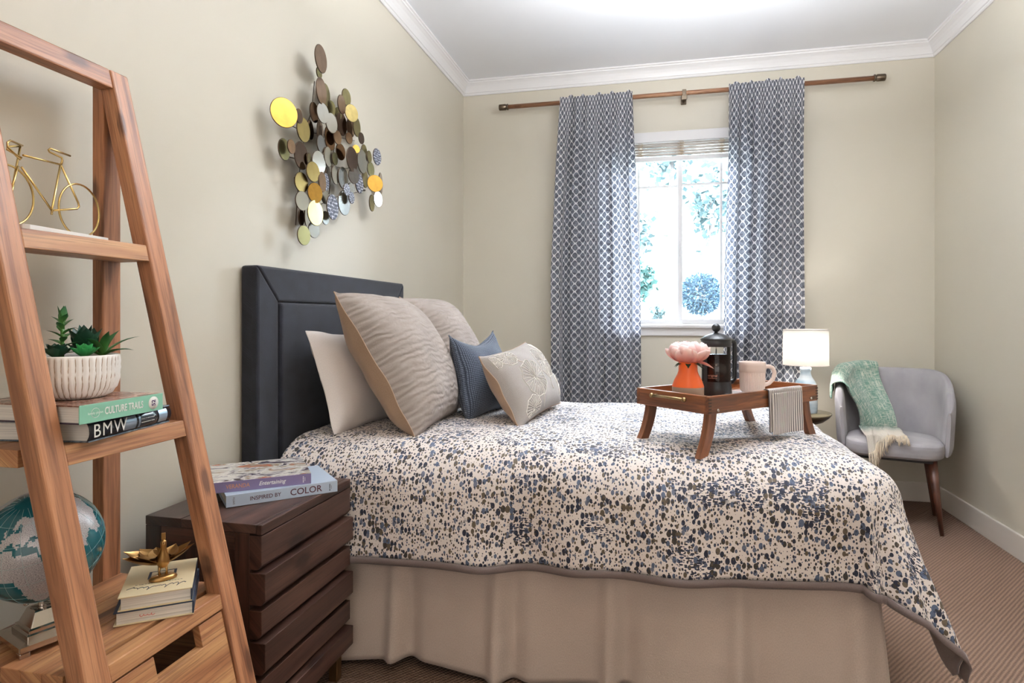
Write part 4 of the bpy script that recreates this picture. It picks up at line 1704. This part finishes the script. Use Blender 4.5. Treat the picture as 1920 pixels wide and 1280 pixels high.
# french press ----------------------------------------------------------
p = on_tray(-.020, .035)
PS = 1.14
fp = thing('french_press', 'black and glass french press coffee maker full of coffee', 'coffee press', tuple(p), R(42))
K = M['black']
R0 = .0405
MB().lathe([(0, 0), (.043, 0), (.044, .003), (.044, .020), (.043, .024), (.0415, .038), (.0415, .040)], 40, cap=False).build('base_holder', K, fp, local=True)
t = NT('coffee')
t.set(Base__Color=lin((36, 18, 16)), Roughness=.15)
M['coffee'] = t.m
MB().lathe([(0, .026), (R0 - .0025, .026), (R0 - .0025, .117), (0, .117)], 36, cap=False).build('coffee', M['coffee'], fp, local=True)
b = MB().lathe([(R0, .024), (R0, .150)], 40, cap=False)
b.build('glass_beaker', M['beaker'], fp, local=True)
b = MB()
b.grid(lambda u, v: (-(R0 + .016 * (1 - abs(2 * u - 1)) * v), (u - .5) * .030, .132 + .020 * v), 8, 5)
b.build('spout', M['beaker'], fp, local=True)
MB().lathe([(R0 + .001, .140), (R0 + .0022, .141), (R0 + .0022, .158), (R0 + .001, .159)], 40, cap=False).build('rim_band', K, fp, local=True)
MB().lathe([(R0 + .003, .158), (R0 + .004, .161), (R0 - .001, .165), (.030, .172), (.014, .178), (.005, .180), (.005, .184), (0, .184)], 40, cap=False).build('lid', K, fp, local=True)
MB().ball((0, 0, .194), .0125).build('knob', K, fp, local=True)
MB().tube([(0, 0, .118), (0, 0, .160)], .0018, 8).build('plunger_rod', M['nickel'], fp, local=True)
hp = [(.040, 0, .153), (.055, 0, .155), (.070, 0, .154), (.0755, 0, .149), (.077, 0, .140), (.077, 0, .06), (.0755, 0, .042), (.066, 0, .034), (.043, 0, .032)]
MB().tube(hp, .0062, 10, flat=1.2).build('handle', K, fp, local=True)
MB().box((-.043, -.006, .020), (-.0415, .006, .150)).build('frame_strap', K, fp, local=True)


def on_cyl(r, az, z):
    return lambda a, c: (r * math.cos(az + a / r), r * math.sin(az + a / r), z + c)


for o in fp.children:
    for v in o.data.vertices:
        v.co *= PS
M['pressink'] = plain('faded_ink', (176, 132, 116), .6)
azc = math.atan2(-p.y, -p.x) - R(42)
text('original', .0105, M['pressink'], fp, on_cyl(R0 * PS + .0004, azc - .25, .066), name='brand_lettering', bold=.0001)
small_print(fp, on_cyl(R0 * PS + .0004, azc - .25, .0575), .030, .0022, 16, M['pressink'], 11)

# napkin ------------------------------------------------------------------
nk = MB()
NL = .15


def napkin_pt(u, v):
    """u along tray width direction, v along the cloth length, in tray coordinates (metres)"""
    s = v * .335                       # distance along the cloth
    x = .085 + (u - .5) * .180 - .05 * max(0, .15 - s) / .15 * .9
    yb = .030 - s                     # from inside the tray outwards (-y)
    rimy, top = -TW - .0035, zt + .003
    floor_ = zt - .0290
    if yb > -.085:
        return Vector((x, yb, floor_ + .004 + .003 * math.sin(s * 40 + u * 4)))
    d = -.085 - yb
    up = math.hypot(.058, .042)
    if d < up:
        q = d / up
        return Vector((x, -.085 - (.048) * q, floor_ + .004 + (top - floor_ - .004) * (q ** 1.6)))
    d -= up
    if d < .016:
        q = d / .016
        return Vector((x, -.133 - .0145 * q, top + .0015 * math.sin(q * PI)))
    d -= .016
    return Vector((x + .006 * math.sin(u * 6 + d * 12) - .01 * d, rimy - .004 - .010 * d - .003 * math.sin(u * 9), top - d))


nk.grid(napkin_pt, 26, 80, lambda u, v: (u * .180, v * .335))
nko = thing('striped_napkin', 'folded ticking stripe napkin draped over the tray edge under the mug', 'napkin', tuple(on_tray(.08, -.02)))
nk.v = [WMt @ v for v in nk.v]
nk.build('napkin_cloth', M['napkin'], nko, solid=(-.003,))
n2m = MB()
n2m.grid(lambda u, v: WMt @ (napkin_pt(.03 + .90 * u, .64 + .385 * v) + Vector((.002, -.0045, 0))), 20, 30, lambda u, v: (u * .108 + .003, v * .16))
n2m.build('under_fold', M['napkin'], nko, solid=(.002,))

# mug ------------------------------------------------------------------------
p = on_tray(.087, -.027) + Vector((0, 0, .0085))
mg_ = thing('coffee_mug', 'blush ribbed ceramic mug standing on the striped napkin', 'mug', tuple(p), R(8))
M['mug'] = plain('blush_ceramic', (228, 208, 198), .4)
b = MB()
prf = [(0, .0), (.034, 0), (.037, .003), (.0385, .012), (.0395, .03), (.0405, .062), (.0412, .066), (.0425, .070), (.0425, .098), (.041, .1), (.0395, .098), (.038, .05), (.035, .008), (0, .006)]


def mugp(u, v):
    k = v * (len(prf) - 1)
    i = min(int(k), len(prf) - 2)
    f = k - i
    r = prf[i][0] + (prf[i + 1][0] - prf[i][0]) * f
    z = prf[i][1] + (prf[i + 1][1] - prf[i][1]) * f
    if 2 < k < 6:
        r += .0009 * math.cos(46 * 2 * PI * u)
    return (r * math.cos(2 * PI * u), r * math.sin(2 * PI * u), z)


b.grid(mugp, 276, 39, closeu=True)
b.build('mug_body', M['mug'], mg_, local=True)
hp = [(.038, 0, .082), (.052, 0, .085), (.066, 0, .080), (.072, 0, .064), (.068, 0, .044), (.054, 0, .028), (.037, 0, .022)]
hs = []
for k in range(len(hp) - 1):
    for q in range(4):
        f = q / 4
        hs.append(tuple(hp[k][i] * (1 - f) + hp[k + 1][i] * f for i in range(3)))
hs.append(hp[-1])
MB().tube(hs, .0055, 10, flat=1.3).build('handle', M['mug'], mg_, local=True, sub=1)

# ================================================================== SIDE TABLE AND LAMP
TC = (.785, 3.815)
st = thing('side_table', 'small round bronze side table with bowl shaped underside beside the chair', 'side table', (TC[0], TC[1], 0))
MB().lathe([(0, .552), (.172, .552), (.173, .556), (.172, .560), (0, .560)], 48, TC + (0,)).build('table_top', plain('smoked_top', (150, 138, 112), .12, .3), st)
MB().lathe([(.171, .5515), (.160, .536), (.130, .512), (.085, .494), (.040, .486), (0, .485)], 40, TC + (0,)).build('bowl', plain('dark_bronze', (74, 60, 44), .35, .8), st)
MB().lathe([(.016, .012), (.016, .487)], 16, TC + (0,)).build('column', M['capmetal'], st)
MB().lathe([(0, 0), (.13, 0), (.13, .006), (.03, .013), (0, .013)], 32, TC + (0,)).build('foot', M['capmetal'], st)
LC = (.822, 3.805, .5605)
lp = thing('table_lamp', 'lit table lamp with white drum shade and pale blue ceramic base', 'lamp', LC)
t = NT('pale_blue_glaze')
t.set(Roughness=.2)
v = t.coords('Object', (1, 1, 6))
t.color(t.ramp(t.noise(v, 4, 2), [(.35, lin((150, 176, 196))), (.6, lin((214, 226, 236)))]))
M['lampglaze'] = t.m
MB().lathe([(0, 0), (.058, 0), (.060, .004), (.062, .030), (.062, .120), (.060, .150), (.050, .175), (.034, .200), (.027, .222), (.027, .235), (.031, .240), (.031, .252), (.024, .256), (0, .256)], 4 * 10, LC).build('base', M['lampglaze'], lp)
MB().tube([(LC[0], LC[1], LC[2] + .255), (LC[0], LC[1], LC[2] + .30)], .008, 12).build('socket', M['brass'], lp)
t = NT('lamp_shade')
t.set(Base__Color=lin((244, 242, 240)), Roughness=.9)
tr2 = t.n('ShaderNodeBsdfTranslucent')
tr2.inputs[0].default_value = lin((250, 246, 240))
mx = t.n('ShaderNodeMixShader', Fac=.5)
t.l(t.b.outputs[0], mx.inputs[1])
t.l(tr2.outputs[0], mx.inputs[2])
t.l(mx.outputs[0], t.out.inputs['Surface'])
M['shade'] = t.m
MB().lathe([(.120, .268), (.118, .468)], 48, LC, cap=False).build('lamp_shade', M['shade'], lp, solid=(.0015,))
b = MB()
for zz, rr in ((.268, .1205), (.468, .1185)):
    b.tube([(LC[0] + rr * math.cos(2 * PI * k / 48), LC[1] + rr * math.sin(2 * PI * k / 48), LC[2] + zz) for k in range(48)], .0018, 6, True)
b.build('shade_rim', M['whitelinen'], lp)
t = NT('bulb')
t.set(Base__Color=(1, 1, 1, 1), Emission__Color=(1.0, .95, .90, 1), Emission__Strength=170.0)
M['bulb'] = t.m
MB().lathe([(.008, .298), (.014, .31), (.024, .335), (.026, .352), (.018, .374), (0, .380)], 20, LC).build('bulb', M['bulb'], lp)
b = MB()
for k in range(3):
    a = 2 * PI * k / 3
    b.tube([(LC[0], LC[1], LC[2] + .298), (LC[0] + .119 * math.cos(a), LC[1] + .119 * math.sin(a), LC[2] + .30)], .0013, 5)
b.build('spider', M['brass'], lp)

# ================================================================== TUB CHAIR AND THROW
CC = Vector((1.252, 3.765, 0))
CR = math.atan2(-.96, -.28) + PI / 2     # local -y faces the room
ch = thing('tub_chair', 'grey upholstered tub chair on tapered walnut legs in the corner', 'chair', tuple(CC), CR)
WMc = WM[ch.name]
b = MB()
SW, SD = .225, .235


def seat_out(a, k=1.0):
    # rounded D outline: straight front, round back
    c_, s_ = math.cos(a), math.sin(a)
    n = 4.5 if s_ < 0 else 2.3
    r = (abs(c_) ** n + abs(s_) ** n) ** (-1 / n)
    return (SW * k * r * c_, SD * k * r * s_)


prs = [(0.0, .372), (.92, .372), (.985, .384), (1.0, .402), (1.0, .428), (.985, .442), (.93, .452), (.55, .460), (0, .462)]


def seatp(u, v):
    k = v * (len(prs) - 1)
    i = min(int(k), len(prs) - 2)
    f = k - i
    s = prs[i][0] + (prs[i + 1][0] - prs[i][0]) * f
    z = prs[i][1] + (prs[i + 1][1] - prs[i][1]) * f
    x, y = seat_out(2 * PI * u, s)
    return (x, y, z)


b.grid(seatp, 64, 40, lambda u, v: (u * 1.5, v * .5), closeu=True)
b.build('seat', M['chair'], ch, local=True)
b = MB()


def chair_ht(s_):
    return .705 + .100 * smooth(-.10, .85, s_)


def backp(u, v):
    """u: around from right front to left front, v: around the thickness"""
    a = R(-22) + (R(224)) * u
    c_, s_ = math.cos(a), math.sin(a)
    e = min(u, 1 - u)
    ht = chair_ht(s_) - .10 * (1 - smooth(0, .10, e)) ** 2
    zb = .380
    q = 2 * PI * v
    hz = (ht - zb) / 2
    zz = zb + hz + hz * max(-1, min(1, 1.10 * math.sin(q)))
    th = .026 * max(-1, min(1, 1.25 * math.cos(q))) * (.35 + .65 * smooth(0, .05, e))
    up = (zz - zb) / .42
    lean = .050 * up * (.45 + .55 * max(0, s_))
    n = 2.6
    r = (abs(c_) ** n + abs(s_) ** n) ** (-1 / n)
    rx, ry = (SW + .016 + th + lean), (SD + .020 + th + lean)
    return (rx * r * c_, ry * r * s_, zz)


b.grid(backp, 90, 36, lambda u, v: (u * 1.2, v * .9), closeu=False)
# close the arm ends
for j in (0, 90):
    ring = [k * 91 + j for k in range(36)]
    b.face(ring if j else list(reversed(ring)), None, 0, False)
b.build('backrest', M['chair'], ch, local=True)
for sx, sy in ((-1, -1), (1, -1), (-1, 1), (1, 1)):
    MB().tube([(sx * .165, sy * .145, .374), (sx * .205, sy * .185, .0)], [.024, .0095], 14).build('leg', M['walnut'], ch, local=True)
MB().box((-.17, -.17, .352), (.17, .17, .3735)).build('seat_frame', M['black'], ch, local=True)

# throw draped over the chair's left arm-back corner and the seat
t = NT('green_throw')
t.set(Roughness=.95, Sheen__Weight=.3)
v = t.coords('UV')
sp3 = t.n('ShaderNodeSeparateXYZ')
t.l(v, sp3.inputs[0])
st1 = t.noise(t.coords('UV', (30, 300, 1)), 1.0, 2)
st2 = t.noise(t.coords('UV', (300, 14, 1)), 1.0, 2)
g0 = t.ramp(t.math('MAXIMUM', st1, st2), [(.52, lin((112, 152, 136))), (.64, lin((214, 216, 200)))])
fade = t.ramp(t.math('ADD', sp3.outputs[1], t.math('MULTIPLY', st1, .12)), [(.62, (0, 0, 0, 1)), (.84, (1, 1, 1, 1))])
t.color(t.mix(fade, g0, lin((214, 204, 190))))
wv = t.n('ShaderNodeTexWave', Scale=60.0, Distortion=2.0)
t.l(v, wv.inputs['Vector'])
t.bump(t.math('ADD', wv.outputs['Fac'], st1), .7, .004)
M['throw'] = t.m
thr = thing('throw_blanket', 'green and cream fringed throw draped over the tub chair', 'throw', tuple(WMc @ Vector((-.05, .05, .46))))


def backtop(a):
    c_, s_ = math.cos(a), math.sin(a)
    ht = chair_ht(s_)
    lean = .050 * ((ht - .380) / .42) * (.45 + .55 * max(0, s_))
    n = 2.6
    r = (abs(c_) ** n + abs(s_) ** n) ** (-1 / n)
    return Vector((c_ * r, s_ * r, 0)), ht, SW + .016 + lean, SD + .020 + lean


def throw_pt(u, v):
    a = R(186 - 82 * u)
    d, ht, rx, ry = backtop(a)
    s = v * .80 - .07                      # distance from the crest towards the seat
    wr = .009 * math.sin(u * 16 + v * 3) + .010 * noise.noise(Vector((u * 4, v * 5, 2)))
    off = .040
    if s < 0:                              # hanging outside
        x, y, z = d.x * (rx + off), d.y * (ry + off), ht + .006 + s
        return WMc @ Vector((x + wr * d.x, y + wr * d.y, z))
    if s < .09:
        q = s / .09 * PI
        k = off * math.cos(q)
        return WMc @ Vector((d.x * (rx + k), d.y * (ry + k), ht + .008 + .028 * math.sin(q) + wr * .5))
    s -= .09
    zi = ht + .006 - s
    fl_ = .478
    drop = ht + .006 - fl_
    g = smooth(0, drop, s)
    k = -off - .010 - .05 * g
    px, py = d.x * (rx + k) - wr * d.x, d.y * (ry + k) - wr * d.y
    # the cloth gathers into a band as it runs down to the seat
    bx, by = -.155 + .20 * u, .10 - .03 * u
    px, py = px + (bx - px) * g * .8, py + (by - py) * g * .8
    if s < drop:
        return WMc @ Vector((px, py, zi))
    s -= drop
    y = py - s * .96
    z = fl_ + abs(wr) * .8 + .002
    if y < -.215:
        z -= (-.215 - y) * .9
        y = -.215 - (-.215 - y) * .45
    return WMc @ Vector((px + s * .10 - wr, y, z))


b = MB()
b.grid(throw_pt, 40, 90, lambda u, v: (u * .30, v))
b.build('throw_cloth', M['throw'], thr, solid=(-.006,))
b = MB()
rnd = random.Random(5)
e0 = [throw_pt(k / 60, 1.0) for k in range(61)]
e1 = [throw_pt(k / 60, .97) for k in range(61)]
for k in range(61):
    dr_ = (e0[k] - e1[k]).normalized()
    for q in range(2):
        pts = []
        sw = Vector((rnd.uniform(-.4, .4), rnd.uniform(-.3, .3), 0))
        for j in range(6):
            f = j / 5
            pts.append(e0[k] + dr_ * .055 * f + sw * .03 * f * f + Vector((0, 0, .010 * math.sin(f * 7 + k) * f + .004 - .030 * f * f)))
        b.tube(pts, .0016, 5)
b.build('fringe', plain('cream_fringe', (214, 198, 176), .95), thr, kind='stuff')

# ================================================================== WALL ART
def metal(name, rgb, rough, var=.12):
    t = NT(name)
    t.set(Roughness=rough, Metallic=1.0)
    v = t.coords('Object', (1, 1, 1))
    n = t.noise(v, 1.6, 4, .6)
    t.color(t.ramp(n, [(.3, lin(tuple(x * (1 - var) for x in rgb))), (.7, lin(rgb))]))
    return t.m


DM = {'bronze': metal('bronze_disc', (176, 148, 122), .10), 'olive': metal('olive_brass_disc', (176, 168, 118), .24),
      'dark': metal('dark_bronze_disc', (128, 96, 64), .12), 'silver': metal('silver_disc', (224, 226, 218), .18, .04),
      'pale': metal('pale_brass_disc', (212, 190, 124), .26), 'gold': metal('gold_disc', (222, 172, 84), .26),
      'grey': metal('grey_mirror_disc', (160, 160, 164), .12)}
t = NT('curtain_reflection_disc')  # the curtain's dotted reflection, painted into the disc colour
t.set(Roughness=.4)
vo = t.n('ShaderNodeTexVoronoi', Scale=3.6, Randomness=0.35)
t.l(t.coords('Object', (1, 1, 1)), vo.inputs['Vector'])
t.color(t.ramp(vo.outputs['Distance'], [(.46, lin((62, 66, 82))), (.60, lin((216, 218, 226)))]))
DM['reflected'] = t.m
DISCS = [
    (0.07, 2.143, 2.084, 0.0493, 0.1, 'bronze'), (0.03, 2.199, 2.056, 0.0212, 0.07, 'olive'), (0.07, 2.146, 1.962, 0.0477, 0.14, 'bronze'),
    (0.03, 2.249, 1.987, 0.0416, 0.15, 'olive'), (0.03, 2.163, 1.889, 0.037, 0.11, 'dark'), (0.07, 2.157, 1.882, 0.0368, -0.09, 'silver'),
    (0.03, 2.293, 1.949, 0.0279, -0.07, 'olive'), (0.07, 2.222, 1.863, 0.0369, -0.09, 'silver'), (0.05, 2.381, 2.021, 0.0332, -0.04, 'olive'),
    (0.07, 2.303, 1.963, 0.0364, 0.08, 'bronze'), (0.07, 2.388, 1.955, 0.035, -0.33, 'pale'), (0.03, 2.349, 1.944, 0.0242, -0.04, 'olive'),
    (0.03, 2.377, 1.909, 0.0455, 0.04, 'dark'), (0.05, 2.472, 1.924, 0.0398, 0.09, 'olive'), (0.07, 1.904, 1.802, 0.0487, -0.47, 'gold'),
    (0.07, 1.994, 1.819, 0.0246, 0.08, 'bronze'), (0.05, 2.055, 1.789, 0.043, 0.02, 'pale'), (0.03, 2.133, 1.813, 0.035, 0.19, 'dark'),
    (0.03, 2.208, 1.822, 0.0475, 0.28, 'dark'), (0.03, 2.282, 1.833, 0.0371, -0.04, 'dark'), (0.05, 2.517, 1.887, 0.0239, 0.0, 'bronze'),
    (0.05, 2.404, 1.856, 0.0229, -0.11, 'bronze'), (0.05, 2.306, 1.832, 0.0272, -0.07, 'bronze'), (0.03, 2.457, 1.919, 0.0396, 0.08, 'bronze'),
    (0.05, 1.933, 1.685, 0.0359, 0.06, 'olive'), (0.07, 1.946, 1.697, 0.0238, 0.03, 'bronze'), (0.05, 2.041, 1.69, 0.0481, 0.06, 'bronze'),
    (0.05, 2.092, 1.689, 0.0237, 0.25, 'olive'), (0.05, 2.162, 1.695, 0.0421, -0.06, 'silver'), (0.07, 2.088, 1.641, 0.0359, -0.14, 'pale'),
    (0.05, 2.042, 1.593, 0.0353, -0.12, 'pale'), (0.07, 2.102, 1.565, 0.0361, -0.23, 'gold'), (0.07, 2.015, 1.519, 0.0332, -0.16, 'silver'),
    (0.07, 2.104, 1.49, 0.0452, -0.09, 'pale'), (0.07, 2.026, 1.396, 0.0342, -0.11, 'olive'), (0.05, 2.128, 1.431, 0.0299, -0.15, 'silver'),
    (0.05, 2.211, 1.489, 0.0258, 0.02, 'silver'), (0.07, 2.231, 1.534, 0.0476, 0.06, 'reflected'), (0.05, 2.361, 1.574, 0.0483, 0.0, 'silver'),
    (0.07, 2.345, 1.626, 0.0235, -0.07, 'reflected'), (0.07, 2.388, 1.6, 0.0239, 0.02, 'reflected'), (0.05, 2.498, 1.683, 0.0393, 0.06, 'reflected'),
    (0.05, 2.675, 1.845, 0.0367, -0.04, 'reflected'), (0.07, 2.614, 1.707, 0.0368, -0.67, 'gold'), (0.07, 2.642, 1.641, 0.0332, -0.13, 'silver'),
    (0.05, 2.62, 1.62, 0.036, 0.15, 'olive'), (0.03, 2.755, 1.739, 0.0482, 0.27, 'dark'), (0.05, 2.609, 1.772, 0.0309, -0.04, 'olive'),
    (0.05, 2.594, 1.824, 0.0267, 0.09, 'olive'), (0.05, 2.525, 1.787, 0.0493, 0.05, 'silver'), (0.07, 2.394, 1.763, 0.0488, 0.03, 'bronze'),
    (0.07, 2.408, 1.696, 0.0315, -0.24, 'grey'), (0.05, 2.469, 1.827, 0.0171, -0.56, 'gold'), (0.05, 2.354, 1.676, 0.0436, 0.04, 'silver'),
    (0.05, 2.288, 1.675, 0.0363, 0.12, 'silver'), (0.03, 2.268, 1.667, 0.0352, 0.23, 'grey'), (0.07, 2.153, 1.617, 0.0369, 0.19, 'bronze'),
    (0.05, 2.216, 1.631, 0.0327, 0.21, 'reflected'), (0.05, 2.231, 1.734, 0.0372, 0.13, 'silver'), (0.05, 2.284, 1.739, 0.0248, 0.08, 'olive'),
    (0.03, 2.369, 1.79, 0.0329, -0.07, 'dark'), (0.05, 2.178, 1.77, 0.0322, 0.06, 'silver'), (0.03, 2.283, 1.807, 0.0319, -0.05, 'dark'),
    (0.03, 2.584, 1.846, 0.0316, 0.09, 'olive'), (0.05, 2.422, 1.648, 0.0224, -0.22, 'silver'), (0.03, 2.592, 1.725, 0.0377, 0.15, 'olive'),
    (0.05, 2.207, 1.579, 0.0343, 0.13, 'silver'), (0.03, 2.073, 1.47, 0.0293, 0.24, 'dark'), (0.03, 2.109, 1.479, 0.0347, 0.34, 'silver'),
]
art = thing('disc_wall_sculpture', 'wall sculpture of overlapping gold, bronze and silver metal discs', 'wall art', (LW + .03, 2.28, 1.37))
discmesh = {}
edge = plain('disc_edge', (70, 54, 40), .4, .8)
for off, y, z, r, az, kind in DISCS:
    if kind not in discmesh:
        m = MB().lathe([(0, 0), (.97, 0), (1.0, .02)], 36, cap=False, smooth=False)
        m.lathe([(1.0, .02), (1.0, .06), (.97, .08), (0, .08)], 36, cap=False, mi=1, smooth=False)
        m.mi = [1] * (36 * 3) + [0] * (36 * 2)
        m.mi = [1 if k < 36 * 3 + 36 else 0 for k in range(len(m.f))]
        o = m.build('disc', [DM[kind], edge], art, local=True)
        discmesh[kind] = o.data
    else:
        o = bpy.data.objects.new('disc', discmesh[kind])
        col.objects.link(o)
        o.parent = art
    rot = Matrix.Rotation(az, 4, 'Z') @ Matrix.Rotation(PI / 2, 4, 'Y')
    loc = Vector((LW + off, y, z)) - Vector((LW + .03, 2.28, 1.37))
    th = .0045 / .08
    o.matrix_local = Matrix.Translation(loc) @ rot @ Matrix.Diagonal((r * 1.06, r * 1.06, th, 1))
b = MB()
for path in (((2.06, 1.44), (2.08, 1.62), (2.12, 1.80), (2.17, 1.90), (2.19, 2.02)), ((1.98, 1.80), (2.10, 1.80), (2.30, 1.84), (2.52, 1.88)),
             ((2.00, 1.68), (2.20, 1.70), (2.45, 1.74), (2.66, 1.83)), ((2.10, 1.50), (2.24, 1.55), (2.36, 1.60), (2.62, 1.68)), ((2.30, 1.60), (2.34, 1.80), (2.38, 2.0))):
    b.tube([(LW + .018, y, z) for y, z in path], .002, 6)
b.build('back_wire', M['capmetal'], art)
for y, z in ((2.08, 1.62), (2.34, 1.80), (2.62, 1.68)):
    MB().tube([(LW, y, z), (LW + .020, y, z)], .004, 6).build('wall_mount', M['capmetal'], art)
